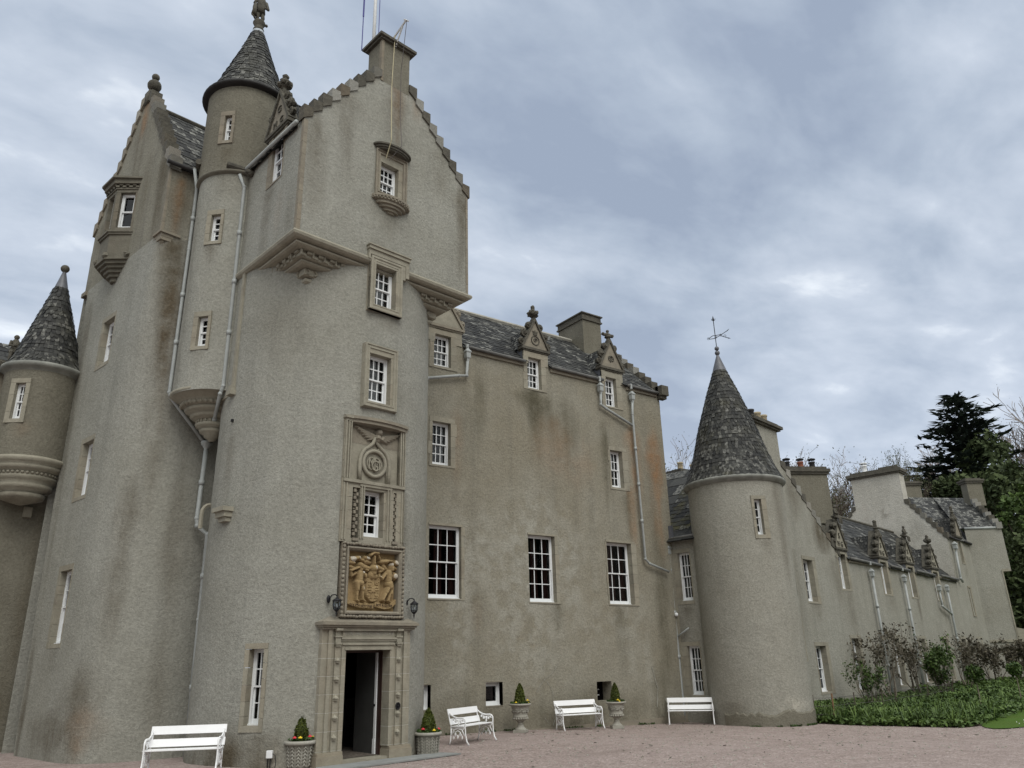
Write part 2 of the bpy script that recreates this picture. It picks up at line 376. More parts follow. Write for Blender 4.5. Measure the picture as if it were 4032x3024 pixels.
# ---- windows ---------------------------------------------------
def blocks(mb,F,u0,u1,z0,z1,d0,d1,vertical=True,L=.33,var=.8,rag=(0,0)):
    """a stone member cut into blocks with slightly different tints"""
    a,b=(z0,z1) if vertical else (u0,u1); n=max(1,round((b-a)/L)); cuts=[a]+[lerp(a,b,(i+random.uniform(-.2,.2))/n) for i in range(1,n)]+[b]
    for p,q in zip(cuts,cuts[1:]):
        c=(random.random()*var*.7,random.random()**2*var*.35,0); e=random.uniform(0,.004)
        if vertical: mb.box(F,u0-rag[0]*random.random(),u1+rag[1]*random.random(),p,q-.006,d0,d1+e,col=c)
        else: mb.box(F,p,q-.006,z0,z1,d0,d1+e,col=c)
def window(F,u0,u1,z0,z1,cols,rows,parent,m=(.16,.16,.16,.12),rev=.2,smat='sandstone',curtain='pale',proud=.02,jut=0,deep=.5,frame=.05,name='window',sashwin=True,sillproud=0,rag=0):
    """returns the hole it needs; m = stone margins left,right,top,bottom"""
    ml,mr,mt,mbm=m; d=-rev
    W=MB(); fr=frame
    mid=(z0+z1)/2
    W.box(F,u0,u0+fr,z0,z1,d-.09,d); W.box(F,u1-fr,u1,z0,z1,d-.09,d); W.box(F,u0+fr,u1-fr,z1-fr,z1,d-.09,d-.002); W.box(F,u0+fr,u1-fr,z0,z0+fr,d-.09,d-.002)
    W.box(F,u0,u1,z0-.0,z0+.03,d,d+.04)
    iu0,iu1=u0+fr,u1-fr
    def sash(a,b,dd,br,tr,nr):
        W.box(F,iu0,iu0+.035,a,b,dd-.04,dd); W.box(F,iu1-.035,iu1,a,b,dd-.04,dd); W.box(F,iu0+.035,iu1-.035,a,a+br,dd-.04,dd+.001); W.box(F,iu0+.035,iu1-.035,b-tr,b,dd-.04,dd+.001)
        x0,x1,y0,y1=iu0+.035,iu1-.035,a+br,b-tr
        for i in range(1,cols): x=lerp(x0,x1,i/cols); W.box(F,x-.012,x+.012,y0,y1,dd-.03,dd-.004)
        for i in range(1,nr): y=lerp(y0,y1,i/nr); W.box(F,x0,x1,y-.012,y+.012,dd-.029,dd-.003)
    if sashwin:
        sash(mid-.015,z1-fr,d-.01,.035,.035,rows//2); sash(z0+fr,mid+.015,d-.052,.08,.035,rows-rows//2)
    else: sash(z0+fr,z1-fr,d-.02,.05,.04,rows)
    w=W.build(name,'white_paint',parent)
    G=MB(); G.quad([F.w(iu0,z0+fr,d-.075),F.w(iu1,z0+fr,d-.075),F.w(iu1,z1-fr,d-.075),F.w(iu0,z1-fr,d-.075)]); G.build('glass','window_glass',w)
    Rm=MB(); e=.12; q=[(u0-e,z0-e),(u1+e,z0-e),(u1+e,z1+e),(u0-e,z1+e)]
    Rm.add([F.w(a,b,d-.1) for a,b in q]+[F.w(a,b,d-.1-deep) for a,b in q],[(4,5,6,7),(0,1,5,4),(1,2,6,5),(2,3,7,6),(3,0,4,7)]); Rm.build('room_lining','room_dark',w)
    if curtain:
        C=MB(); cm={'pale':'curtain_pale','red':'curtain_red','blind':'blind_grey','half':'curtain_pale'}[curtain]
        segs=[(iu0,lerp(iu0,iu1,.97))] if curtain=='pale' else [(lerp(iu0,iu1,.30),lerp(iu0,iu1,.56)),(lerp(iu0,iu1,.8),iu1)] if curtain=='red' else [(iu0,iu1)] if curtain=='blind' else [(iu0,lerp(iu0,iu1,.3)),(lerp(iu0,iu1,.75),iu1)]
        zb=lerp(z0,z1,.55) if curtain=='blind' else z0+fr; ztop=z1-fr
        for a,b in segs:
            n=max(4,int((b-a)/.035)); pts=[lerp(a,b,i/n) for i in range(n+1)]; dd=[d-.2+.018*math.sin(i*2.1+random.random()) for i in range(n+1)]
            if curtain=='blind': dd=[d-.17]*(n+1)
            C.add([F.w(p,zb,x) for p,x in zip(pts,dd)]+[F.w(p,ztop,x) for p,x in zip(pts,dd)],[(i,i+1,i+n+2,i+n+1) for i in range(n)])
        C.build('blind' if curtain=='blind' else 'curtain',cm,w)
    S=MB(); dp=proud; back=d-.1
    if ml: blocks(S,F,u0-ml,u0,z0-mbm,z1+mt*0,back,dp,rag=(rag,0))
    if mr: blocks(S,F,u1,u1+mr,z0-mbm,z1+mt*0,back,dp,rag=(0,rag))
    blocks(S,F,u0-ml,u1+mr,z1,z1+max(mt,.03),back,dp+.003,False,.9)
    S.box(F,u0,u1,z0-max(mbm,.03),z0,back,dp+sillproud+.004,col=(.3,.1,.05))
    S.build('stone_surround',smat,w)
    return (u0-ml,u1+mr,z0-max(mbm,.03),z1+max(mt,.03))
def mould(F,u0,u1,z0,z1,w,prof,mat,parent,name='moulding'):
    """raised picture-frame moulding; prof = [(inset,depth)...]"""
    M_=MB()
    for (i0,d0),(i1,d1) in zip(prof,prof[1:]):
        a=[(u0+i0,z0+i0),(u1-i0,z0+i0),(u1-i0,z1-i0),(u0+i0,z1-i0)]; b=[(u0+i1,z0+i1),(u1-i1,z0+i1),(u1-i1,z1-i1),(u0+i1,z1-i1)]
        for k in range(4):
            l=(k+1)%4; M_.quad([F.w(*a[k],d0),F.w(*a[l],d0),F.w(*b[l],d1),F.w(*b[k],d1)])
    return M_.build(name,mat,parent)
# ---- roofs -----------------------------------------------------
def slates(name,A,B,C,D,rows,cols,parent,under=True,lich=.12,moss=0,th=.02,smat='slate',gaps=(),gapt=.14):
    """slated plane: A-B lower edge, D-C upper edge"""
    A,B,C,D=map(Vector,(A,B,C,D)); nrm=(C-A).cross(D-B).normalized()
    if nrm.z<0: nrm=-nrm
    m=MB()
    P=lambda s,t: (A*(1-s)+B*s)*(1-t)+(D*(1-s)+C*s)*t
    if under:
        if gaps:
            m.add([P(0,gapt)-nrm*.03,P(1,gapt)-nrm*.03,P(1,1)-nrm*.03,P(0,1)-nrm*.03],[(0,1,2,3)]); es=[0]+[x for g_ in gaps for x in g_]+[1]
            for a,b in zip(es[::2],es[1::2]):
                if b>a: m.add([P(a,0)-nrm*.03,P(b,0)-nrm*.03,P(b,gapt)-nrm*.03,P(a,gapt)-nrm*.03],[(0,1,2,3)])
        else: m.add([P(i/10,j/10)-nrm*.03 for j in range(11) for i in range(11)],[(j*11+i,j*11+i+1,j*11+i+12,j*11+i+11) for j in range(10) for i in range(10)])
    for r in range(rows):
        t0=r/rows; t1=min(1,(r+1.25)/rows); nc=max(3,round(cols*((P(1,t0)-P(0,t0)).length/max(.01,(B-A).length)))); o=(r%2)*.5
        e=[0]+[max(0,min(1,(i+o+random.uniform(-.13,.13))/nc)) for i in range(1 if o==0 else 0,nc)]+[1]; e=sorted(e)
        for a,b in zip(e,e[1:]):
            if b-a<1e-4: continue
            if t0<gapt and any(g0<(a+b)/2<g1 for g0,g1 in gaps): continue
            g=.004/max(.3,(B-A).length); h=random.uniform(.5,1.3)*th; sh=random.uniform(-.12,.12)/rows
            li=(random.random()<lich)*random.uniform(.2,.8); c=(random.random()**1.6,moss*random.random(),li)
            p=[P(a+g,t0+sh)+nrm*h,P(b-g,t0+sh)+nrm*h,P(b-g,t1)+nrm*.002,P(a+g,t1)+nrm*.002]; q=[P(a+g,t0+sh)-nrm*.004,P(b-g,t0+sh)-nrm*.004]
            m.add(p+q,[(0,1,2,3),(4,5,1,0)],c)
    return m.build(name,smat,parent)
def cone_slates(name,c,prof,parent,n0=38,lich=.2,moss=.2,scal=True,row=.16,nk=1.8):
    """conical slate roof; prof = [(r,z)] from eave to top"""
    m=MB(); L=[0]
    for (r0,z0),(r1,z1) in zip(prof,prof[1:]): L.append(L[-1]+math.hypot(r1-r0,z1-z0))
    def at(l):
        l=max(0,min(L[-1],l))
        for i in range(len(prof)-1):
            if l<=L[i+1]+1e-9: t=(l-L[i])/(L[i+1]-L[i]); return lerp(prof[i][0],prof[i+1][0],t),lerp(prof[i][1],prof[i+1][1],t)
    m.lathe((c[0],c[1],c[2]),[(r-.02,z) for r,z in prof],32)
    rows=int(L[-1]/row); n0=int(n0*nk); row/=1.2; w0=2*PI*prof[0][0]/n0
    for k in range(rows):
        l0=k*L[-1]/rows; l1=(k+1.3)*L[-1]/rows; r0,z0=at(l0); r1,z1=at(min(l1,L[-1])); n=max(8,int(2*PI*r0/w0)); ph=random.random()*6 if k%1==0 else 0
        sc_=scal and (k//3)%2==0
        for i in range(n):
            a0=ph+2*PI*(i+.02+random.uniform(-.08,.08))/n; a1=ph+2*PI*(i+.96+random.uniform(-.06,.06))/n; am=(a0+a1)/2
            h=random.uniform(.006,.035); P=lambda a,r,z:(c[0]+r*math.cos(a),c[1]+r*math.sin(a),c[2]+z)
            li=(random.random()<lich*(1.5-1.2*k/rows))*random.uniform(.05,.5); col=(random.random()**1.2,moss*random.random(),li)
            rl,zl=at(max(0,l0-.03)); rm,zm=at(l0+.05)
            if sc_: vs=[P(am,rl+h,zl),P(lerp(am,a1,.7),lerp(rl,rm,.45)+h,lerp(zl,zm,.45)),P(a1,rm+h,zm),P(a1,r1+.003,z1),P(a0,r1+.003,z1),P(a0,rm+h,zm),P(lerp(am,a0,.7),lerp(rl,rm,.45)+h,lerp(zl,zm,.45))]; m.add(vs,[tuple(range(7))],col)
            else: m.add([P(a0,r0+h,z0),P(a1,r0+h,z0),P(a1,r1+.003,z1),P(a0,r1+.003,z1),P(a0,r0-.02,z0),P(a1,r0-.02,z0)],[(0,1,2,3),(4,5,1,0)],col)
    return m.build(name,'slate',parent)
def crowsteps(F,A,B,n,parent,d0=-.22,d1=.04,mat='stone_weathered',lich=.35,hgt=None,name='crow_steps'):
    m=MB(); (ua,za),(ub,zb)=A,B; hh=(zb-za)/n
    for i in range(n):
        a=lerp(ua,ub,i/n); b=lerp(ua,ub,(i+1)/n); z=lerp(za,zb,i/n); t=z+hh*.92+(hgt or .02)+random.uniform(-.02,.02)
        c=(random.random()*.4,random.random()*.4 if random.random()<.3 else 0,(random.random()<lich)*random.uniform(.1,.35))
        s=1 if ub>ua else -1; e=.02
        lo=min(a-s*e,b); hi=max(a-s*e,b)
        m.prism(F,[(lo,z-.12) if s>0 else (lo,t-.02),(hi,z-.12+hh*.6) if s>0 else (hi,z-.12),(hi,t) ,(lo,t)] if s>0 else [(lo,z-.12+hh*.6),(hi,z-.12),(hi,t),(lo,t)],d0,d1+random.uniform(0,.015),c)
    return m.build(name,mat,parent)
def relief(name,F,u0,u1,z0,z1,nx,nz,hf,mat,parent,d=0,cf=None):
    m=MB(); vs=[];cs=[]
    for j in range(nz+1):
        for i in range(nx+1):
            u=lerp(u0,u1,i/nx); z=lerp(z0,z1,j/nz); h=hf(u,z); vs.append(F.w(u,z,d+h)); cs.append(cf(u,z,h) if cf else (0,0,0))
    m.add(vs,[(j*(nx+1)+i,j*(nx+1)+i+1,(j+1)*(nx+1)+i+1,(j+1)*(nx+1)+i) for j in range(nz) for i in range(nx)],cs); return m.build(name,mat,parent,True)
def caps(shapes):
    """height field of capsules (x1,y1,r1,x2,y2,r2,h)"""
    def f(x,y):
        b=0
        for x1,y1,r1,x2,y2,r2,h in shapes:
            dx,dy=x2-x1,y2-y1; L=dx*dx+dy*dy; t=0 if L==0 else max(0,min(1,((x-x1)*dx+(y-y1)*dy)/L)); r=lerp(r1,r2,t); q=math.hypot(x-x1-dx*t,y-y1-dy*t)/max(r,1e-6)
            if q<1: b=max(b,h*math.sqrt(1-q*q)**.8)
        return b
    return f
def text(name,F,u,z,size,s,d,depth,mat,parent,align='CENTER',sx=1,rot=0,curve=None):
    c=bpy.data.curves.new('t','FONT'); c.body=s; c.size=size; c.extrude=depth/2; c.align_x=align; c.resolution_u=2
    o=bpy.data.objects.new('t',c); COL.objects.link(o); dg=bpy.context.evaluated_depsgraph_get(); dg.update(); me=o.evaluated_get(dg).to_mesh()
    m=MB(); vs=[]; cr,sr=math.cos(rot),math.sin(rot)
    for v in me.vertices:
        x,y=v.co.x*sx,v.co.y; x,y=x*cr-y*sr,x*sr+y*cr
        if curve: y+=curve(x)
        vs.append(F.w(u+x,z+y,d+v.co.z+depth/2))
    m.add(vs,[tuple(p.vertices) for p in me.polygons]); o.evaluated_get(dg).to_mesh_clear(); bpy.data.objects.remove(o); bpy.data.curves.remove(c)
    return m.build(name,mat,parent)
def spiral(F,u,z,r,turns,d,s=1,a0=0,n=18):
    return [F.w(u+s*r*(1-i/n*.8)*math.cos(a0+turns*2*PI*i/n),z+r*(1-i/n*.8)*math.sin(a0+turns*2*PI*i/n),d) for i in range(n+1)]
def pipe(pts,r,parent,collars=(),name='downpipe',mat='pipe_paint'):
    m=MB(); m.tube(pts,r,8)
    for i in range(len(pts)-1):
        a,b=Vector(pts[i]),Vector(pts[i+1]); L=(b-a).length; n=int(L/1.7)
        for k in range(1,n+1):
            c=a.lerp(b,k/(n+1)); t=(b-a).normalized(); m.tube([c-t*.06,c+t*.06],r*1.35,8)
    for p in pts[1:-1]: m.blob(p,r*1.25,8,5)
    return m.build(name,mat,parent,True)
def hopper(F,u,z,d,parent,pipe_ob=None,s=1.,name='rain_hopper'):
    s*=.82; m=MB(); w=.12*s
    P=lambda a,b,zz,dd0,dd1:[F.w(a,zz,dd0),F.w(b,zz,dd0),F.w(b,zz,dd1),F.w(a,zz,dd1)]
    secs=[(.045,.0),(.06,.1),(w,.16),(w,.36),(w*1.25,.40),(w*1.25,.43),(.04,.56)]; vs=[]
    for ww,h in secs: vs+=P(u-ww*s,u+ww*s,z+h*s,d-ww*.8,d+ww*.8)
    m.add(vs,[(4*j+i,4*j+(i+1)%4,4*j+4+(i+1)%4,4*j+4+i) for j in range(len(secs)-1) for i in range(4)]+[(3,2,1,0),tuple(range(len(vs)-4,len(vs)))])
    h=m.build(name,'pipe_paint',parent)
    return h
def gutter(pts,r,parent,mat='gutter_paint',name='gutter'):
    return MB().tube(pts,r,8).build(name,mat,parent,True)
# ---------------------------------------------------------------- the castle
castle=tag(empty('castle',(7,19,0)),'tall roughcast baronial castle with round entrance tower, turrets and crow-stepped gables above the gravel','castle')
DR,RU,LI=0,1,2
C1=(7.33,18.5); AX=8.2
capF=Face(C1,AX,2.62); capW=Face(C1,AX-90,2.62); capE=Face(C1,AX+90,2.62); capB=Face(C1,AX+180,2.62); pan=Shift(C1,AX,2.68,.0137); dor=Shift(C1,AX,2.75,.0207)
drum=Drum(C1,2.62,AX-90); cu=lambda u:2.62*math.asin(max(-1,min(1,u/2.62)))
def dhole(h,i=.04): return (cu(h[0]+i),cu(h[1]-i),h[2]+i,h[3]-i)
# -- entrance tower windows on the drum (faces parallel to the tower front)
holes=[]
wf=Face(C1,AX,2.66)
holes.append(dhole(window(wf,-.48,.13,7.72,8.93,3,4,castle,(.15,.19,.23,.16),.17,curtain='pale',proud=.0)))
mould(wf,-.62,.32,7.57,9.17,0,[(0,.012),(.01,.035),(.04,.035),(.05,.015),(.085,.015),(.095,.028),(.12,.028),(.13,.0)],'sandstone',castle,'window_moulding')
top=Face(C1,AX,2.715)
h4=window(top,-.46,.17,10.19,11.32,3,4,castle,(.13,.20,.20,.13),.2,curtain='pale',proud=.0)
mould(top,-.59,.37,10.06,11.52,0,[(0,-.1),(0,.012),(.02,.022),(.06,.022),(.075,.0),(.10,-.0),(.115,.014),(.14,.014),(.15,0)],'sandstone',castle,'window_moulding')
k=MB(); k.box(top,-.68,.57,11.68,11.77,-.15,.05); k.box(top,-.66,.55,11.54,11.68,-.15,.01); k.box(top,-.70,.59,11.77,11.80,-.15,.08); k.box(top,.45,.55,11.20,11.54,-.15,.02); k.box(top,.37,.45,11.14,11.54,-.15,-.0); k.box(top,-.68,-.62,11.40,11.54,-.15,.02); k.build('window_hood','sandstone',castle)
holes.append((cu(-.54),cu(.32),10.11,11.5))
holes.append((cu(-.93),cu(.72),2.7,7.27)); holes.append((cu(-1.19),cu(1.0),0,2.7))
lw=Face((C1[0]+2.62*math.cos(R_(-137.3)),C1[1]+2.62*math.sin(R_(-137.3))),-47.3)
hl=window(lw,-.165,.165,.80,2.26,2,4,castle,(.1,.09,.11,.12),.2,curtain=None,proud=.004,frame=.04)
t0=(-137.3-(AX-90))*PI/180*2.62
holes.append((t0+hl[0]+.02,t0+hl[1]-.02,hl[2]+.02,hl[3]-.02))
wall('tower_wall',drum,-6.3,4.4,0,11.5,holes,'harling_grey',castle,.15,base=-.05,stains=[
 (DR,-3.,.0,3.2,.75,.2,.8),(DR,t0+.1,.55,.5,.15,.55,.7),(LI,-1.9,.2,.55,.22,.2,.8),(DR,1.75,0,.6,.75,.3,.95),(DR,-4.4,7.3,.12,.05,2.4,.7),(DR,-3.9,6.6,.25,.5,1.8,.35),
 (DR,-.85,7.2,.25,.05,.6,.45),(DR,.75,5.5,.2,.3,2.,.35),(DR,0,10.1,.6,.05,.5,.3),(DR,-2.6,9.6,1.2,.8,1.,.2)])
# -- corbelled square cap house
prof=[(1.5,10.40),(1.70,10.41),(1.76,10.45),(1.78,10.52),(1.77,10.58),(1.70,10.60),(1.88,10.61),(1.93,10.65),(1.94,10.71),(1.90,10.75),(1.78,10.76),(2.01,10.77),(2.01,10.935),(1.9,10.945),(2.15,10.95),(2.21,10.98),(2.21,11.03),(2.1,11.045),(2.30,11.05),(2.30,11.195),(2.2,11.2),(2.48,11.205),(2.54,11.23),(2.55,11.27),(2.50,11.295),(2.38,11.30),(2.64,11.31),(2.70,11.35),(2.72,11.41),(2.70,11.455),(2.60,11.47)]
k=MB(); k.lathe((C1[0],C1[1],0),[(s*math.sqrt(2),z) for s,z in prof],4,ph=R_(AX)+PI/4); k.lathe((C1[0],C1[1],0),[(2.6*math.sqrt(2),11.44),(0,11.44)],4,ph=R_(AX)+PI/4)
for F in (Face(C1,AX,0),Face(C1,AX-90,0)):
    n=30
    for i in range(n):
        a=lerp(-2.3,2.3,i/n); b=lerp(-2.3,2.3,(i+1)/n)
        for r in range(2):
            if (i+r)%2: continue
            k.box(F,a,b-.01,11.065+.063*r,11.123+.063*r,2.1,2.34+.03*r,col=(random.random()*.4,0,0))
        if i%2==0: k.box(F,a-.012,a+.012,11.05,11.20,2.1,2.39)
    for i in range(20):
        a=lerp(-1.92,1.88,i/20); s=.03 if (i//5)%2 else -.03
        k.hexa([F.w(a+s,10.785,1.9),F.w(a+s+.05,10.785,1.9),F.w(a+s+.05,10.785,2.045),F.w(a+s,10.785,2.045),F.w(a-s,10.85,1.9),F.w(a-s+.05,10.85,1.9),F.w(a-s+.05,10.85,2.045),F.w(a-s,10.85,2.045)])
        k.hexa([F.w(a-s,10.85,1.9),F.w(a-s+.05,10.85,1.9),F.w(a-s+.05,10.85,2.045),F.w(a-s,10.85,2.045),F.w(a+s,10.915,1.9),F.w(a+s+.05,10.915,1.9),F.w(a+s+.05,10.915,2.045),F.w(a+s,10.915,2.045)])
k.build('corbel','sandstone',castle)
# gable front
gz0,gz1=14.72,17.45
sl=(gz1-gz0)/(2.62-.47)
hc=window(Face(C1,AX,2.64),-.37,.19,13.47,14.42,3,4,castle,(.16,.25,.22,.1),.16,curtain='half',proud=.0)
wall('gable_wall',capF,-2.62,2.62,11.46,17.5,[tuple(a+b for a,b in zip(hc,(.02,-.02,.02,-.02))),(-.5,.3,11.4,11.5)],'harling_grey',castle,.15,clip=[(sl,1,gz0+sl*2.62),(-sl,1,gz0+sl*2.62)],stains=[
 (DR,-2.3,14.4,.5,.6,2.4,.45),(DR,-1.4,15.6,.7,.6,2.0,.4),(DR,.1,16.6,.45,1.2,1.6,.6),(RU,.12,16.6,.3,1.4,1.6,.35),(RU,-.75,17.1,.25,.3,.35,.55),(RU,.75,16.9,.25,.3,.6,.4),(DR,2.4,14.4,.4,.5,2.6,.6),(DR,0,13.1,.6,.1,1.0,.4),(DR,-.5,13.5,.15,.2,.5,.4),(DR,1.6,15.6,.5,.5,1.6,.35),(DR,-.3,11.9,.7,.3,.3,.2),(LI,-1.6,16.0,.3,.2,.3,.3)])
wall('gable_wall',capE,-2.62,2.62,11.46,14.75,[],'harling_grey',castle,1.,jit=0)
wall('gable_wall',capB,-2.62,2.62,8.2,14.75,[],'harling_grey',castle,1.,jit=0)
# corner margin stones on the cap house
k=MB()
for F,s in ((capF,-1),(capW,1)):
    blocks(k,F,s*2.635-.0 if s<0 else 2.53,-2.53 if s<0 else 2.635,11.47,14.6,-.05,.018)
k.build('corner_margin','sandstone_grey',castle)
k=MB(); blocks(k,capF,2.56,2.635,11.47,14.6,-.05,.014); k.build('corner_margin','sandstone_grey',castle)
# west face with its dormer window
hw=window(Face(C1,AX-90,2.63),1.0,1.60,13.5,14.8,2,4,castle,(.22,.06,.1,.05),.07,smat='sandstone_grey',curtain='blind',proud=.0)
wall('tower_wall',capW,-2.62,2.62,8.15,14.62,[tuple(a+b for a,b in zip(hw,(.02,-.02,.02,-.02))),(.12,2.7,8,11.46)],'harling_grey',castle,.16,stains=[(DR,.95,13.3,.5,.2,2.2,.55),(DR,2.2,12.,.3,1.,1.2,.2),(DR,-.3,13.5,.4,1.2,1.8,.45),(RU,1.6,12.6,.3,.5,1.,.15)])
k=MB(); k.box(capW,.02,.14,8.3,11.4,-.3,.05); k.box(capW,-.02,.16,8.15,8.3,-.3,.09); k.box(capW,-.05,.2,8.05,8.16,-.35,.13); k.build('stone_moulding','sandstone',castle)
k=MB(); k.box(capW,-2.62,.12,8.1,8.16,-1.2,0); k.build('wall_soffit','sandstone',castle)
# hood and sill, half-round on plan
def halfround(F,uc,w,dep,layers,mat,name,n=14):
    m=MB()
    for z0,z1,s in layers: m.slab(F,[(uc+w*s*math.cos(PI*i/n),dep*s*math.sin(PI*i/n)) for i in range(n+1)],z0,z1)
    return m.build(name,mat,castle)
halfround(Face(C1,AX,2.62),-.03,.60,.30,[(14.86,14.90,1),(14.80,14.86,.9),(14.76,14.80,.8),(14.90,14.93,.93)],'stone_weathered','window_hood')
halfround(Face(C1,AX,2.62),-.03,.58,.30,[(13.27,13.33,1),(13.20,13.27,.92),(13.12,13.20,.80),(13.05,13.12,.62),(12.98,13.05,.42),(12.93,12.98,.22)],'sandstone_grey','window_sill')
k=MB()
for i in range(16):
    a=PI*(i+.5)/16; k.blob(capF.w(-.03+.56*math.cos(a),13.235,.285*math.sin(a)),.032,6,4)
k.build('bead_moulding','sandstone_grey',castle)
mould(Face(C1,AX,2.64),-.54,.45,13.37,14.76,0,[(0,0),(0,.05),(.03,.05),(.04,.02),(.08,.02),(.09,.04),(.12,.04),(.13,.0)],'sandstone_grey',castle,'window_moulding')
# chimney on the gable
ch=MB(); ch.box(capF,-.47,.47,17.05,18.5,-.68,.0); chim=ch.build('chimney','harling_dark',castle)
k=MB(); k.box(capF,-.56,.56,18.46,18.52,-.76,.08); k.box(capF,-.62,.62,18.52,18.60,-.82,.14); k.box(capF,-.56,.56,18.60,18.64,-.76,.08); k.box(capF,-.52,.52,18.64,18.72,-.72,.04); k.build('chimney_cap','stone_weathered',chim)
k=MB(); blocks(k,capF,-.49,-.41,17.05,18.46,-.1,.015); k.build('corner_margin','sandstone_grey',chim)
crowsteps(capF,(-2.66,14.72),(-.46,17.4),9,castle); crowsteps(capF,(2.66,14.72),(.46,17.4),9,castle)
# cap house roof
rz=17.0
for s in (1,-1):
    if s>0: A,B=capW.w(-2.6,14.5,.10),capW.w(2.3,14.5,.10); D,C=capF.w(0,rz,-5.2),capF.w(0,rz,-.3)
    else: A,B=capF.w(2.7,14.5,-.3),capF.w(2.7,14.5,-5.2); D,C=capF.w(0,rz,-.3),capF.w(0,rz,-5.2)
    slates('roof',A,B,C,D,15,20,castle,lich=.3)
k=MB(); k.prism(capB.off(0),[(-2.62,14.7),(2.62,14.7),(0,17.0)],-.02,0); k.build('gable_wall','harling_grey',castle)
# ---- dormer: pediment, scrolls, finial, little roof
def dormer(F,uc,hw,zp,za,root,depth,carve='scroll',letters=None,zs=None,body=None,mat='stone_weathered',tymp='sandstone_grey',cheek=True,fin=.5,droof=True,thick=.22,big=1.15):
    """hw half width at the base zp of the pediment, za apex, depth of the little roof behind"""
    m=MB(); m.prism(F,[(uc-hw,zp),(uc+hw,zp),(uc,za)],-thick,.02); d=m.build('dormer',tymp,root)
    m=MB()   # raking and base mouldings
    m.box(F,uc-hw-.06,uc+hw+.06,zp-.09,zp,-thick,.09); m.box(F,uc-hw-.02,uc+hw+.02,zp-.14,zp-.09,-thick,.05)
    L=math.hypot(hw,za-zp); nx,nz=(za-zp)/L,hw/L; t=.075
    for s in (-1,1): m.prism(F,[(uc+s*hw,zp),(uc,za),(uc,za+t*1.8),(uc+s*(hw+t*nx),zp+t*nz)][::s],-thick+.02,.08)
    m.build('pediment_moulding',mat,d)
    for s in (-1,1):
        m=MB()
        for q,(fr,rad) in enumerate(((.18,.12*big),(.48,.16*big),(.80,.13*big))):
            u=uc+s*(hw*(1-fr)+rad*.75*nx+.03); z=zp+(za-zp)*fr+rad*.6*nz
            m.tube(spiral(F,u,z,rad,1.4,.0,s,random.uniform(2,4)),[.035-.001*i for i in range(19)],6); 
            m.blob(F.w(u,z,-.06),(rad*.75,.13*big,rad*.75),7,5,jit=.2)
            for e in range(3): m.blob(F.w(u+random.uniform(-.07,.07),z+random.uniform(-.09,.09),random.uniform(-.05,.05)),random.uniform(.035,.06),6,4,jit=.2)
        m.build('carved_scrolls',mat,d)
    m=MB(); c=F.w(uc,za+.06,-.06)
    m.lathe(c,[(.09,-.12),(.11,.02),(.07,.06),(.07,.12),(.14,.17),(.11,.22)],10)
    if fin=='cross':
        for s in (-1,1): m.tube([F.w(uc,za+.22,-.06),F.w(uc+s*.1,za+.34,-.06),F.w(uc+s*.22,za+.30,-.06)],[.09,.08,.05],6); m.blob(F.w(uc+s*.24,za+.33,-.06),.075,6,4,jit=.2)
        m.tube([F.w(uc,za+.2,-.06),F.w(uc,za+.48,-.06)],[.05,.05],6); m.blob(F.w(uc,za+.48,-.06),.065,7,5,jit=.15)
    elif fin=='flower':
        for i in range(7): a=i*PI/3.5; m.blob(F.w(uc+.14*math.cos(a),za+.30+.05*(i%2),-.06+.13*math.sin(a)),.09,7,5,jit=.25)
        m.blob(F.w(uc,za+.44,-.06),(.10,.10,.11),7,5,jit=.2); m.blob(F.w(uc,za+.57,-.06),.09,8,5,jit=.2)
    elif fin=='figure':   # small seated carved figure
        m.blob(F.w(uc,za+.25,.02),(.12,.12,.16),8,6,jit=.1); m.blob(F.w(uc,za+.45,.04),(.11,.1,.16),8,6,jit=.1); m.blob(F.w(uc,za+.66,.05),.075,8,6)
        for s in (-1,1): m.tube([F.w(uc+s*.08,za+.2,.08),F.w(uc+s*.1,za+.12,.22),F.w(uc+s*.1,za-.12,.22)],[.06,.05,.04],6); m.tube([F.w(uc+s*.11,za+.52,.04),F.w(uc+s*.15,za+.36,.1),F.w(uc+s*.04,za+.34,.18)],[.045,.038,.03],6)
    elif fin=='post':
        m.box(F,uc-.07,uc+.07,za+.1,za+.5,-.13,.01); m.blob(F.w(uc,za+.55,-.06),(.1,.1,.09),8,5,jit=.15)
        for s in (-1,1): m.tube(spiral(F,uc+s*.14,za-.15,.13,1.2,.08,s,2.),.035,6)
    m.build('finial',mat,d,smooth=False)
    if carve=='crown':
        m=MB(); z=zp+(za-zp)*.30
        m.tube([F.w(uc+.17*math.cos(a*PI/8),z+.17*math.sin(a*PI/8),.03) for a in range(16)],.022,5,closed=True); m.tube(spiral(F,uc,z,.09,1.3,.03),.02,5)
        for i in range(-2,3): m.tube([F.w(uc+i*.035,z+.24,.03),F.w(uc+i*.055,z+.36+(.04 if i==0 else 0),.04)],[.02,.012],5)
        m.box(F,uc-.09,uc+.09,z+.21,z+.25,.01,.05); m.build('carved_crown','stone_weathered',d)
    elif carve=='monogram':
        z=zp+(za-zp)*.34; m=MB(); m.tube(spiral(F,uc-.03,z,.15,1.2,.03),.022,5); m.tube(spiral(F,uc+.04,z,.14,1.2,.03,-1),.022,5); m.tube([F.w(uc-.03,z-.14,.03),F.w(uc-.03,z+.12,.03),F.w(uc+.05,z,.03),F.w(uc+.1,z+.12,.03)],.02,5); m.build('carved_monogram','stone_weathered',d)
    if letters:
        for t_,uu,zz,sz in letters: text('carved_letter',F,uc+uu,zp+zz,sz,t_,.02,.03,'stone_weathered',d)
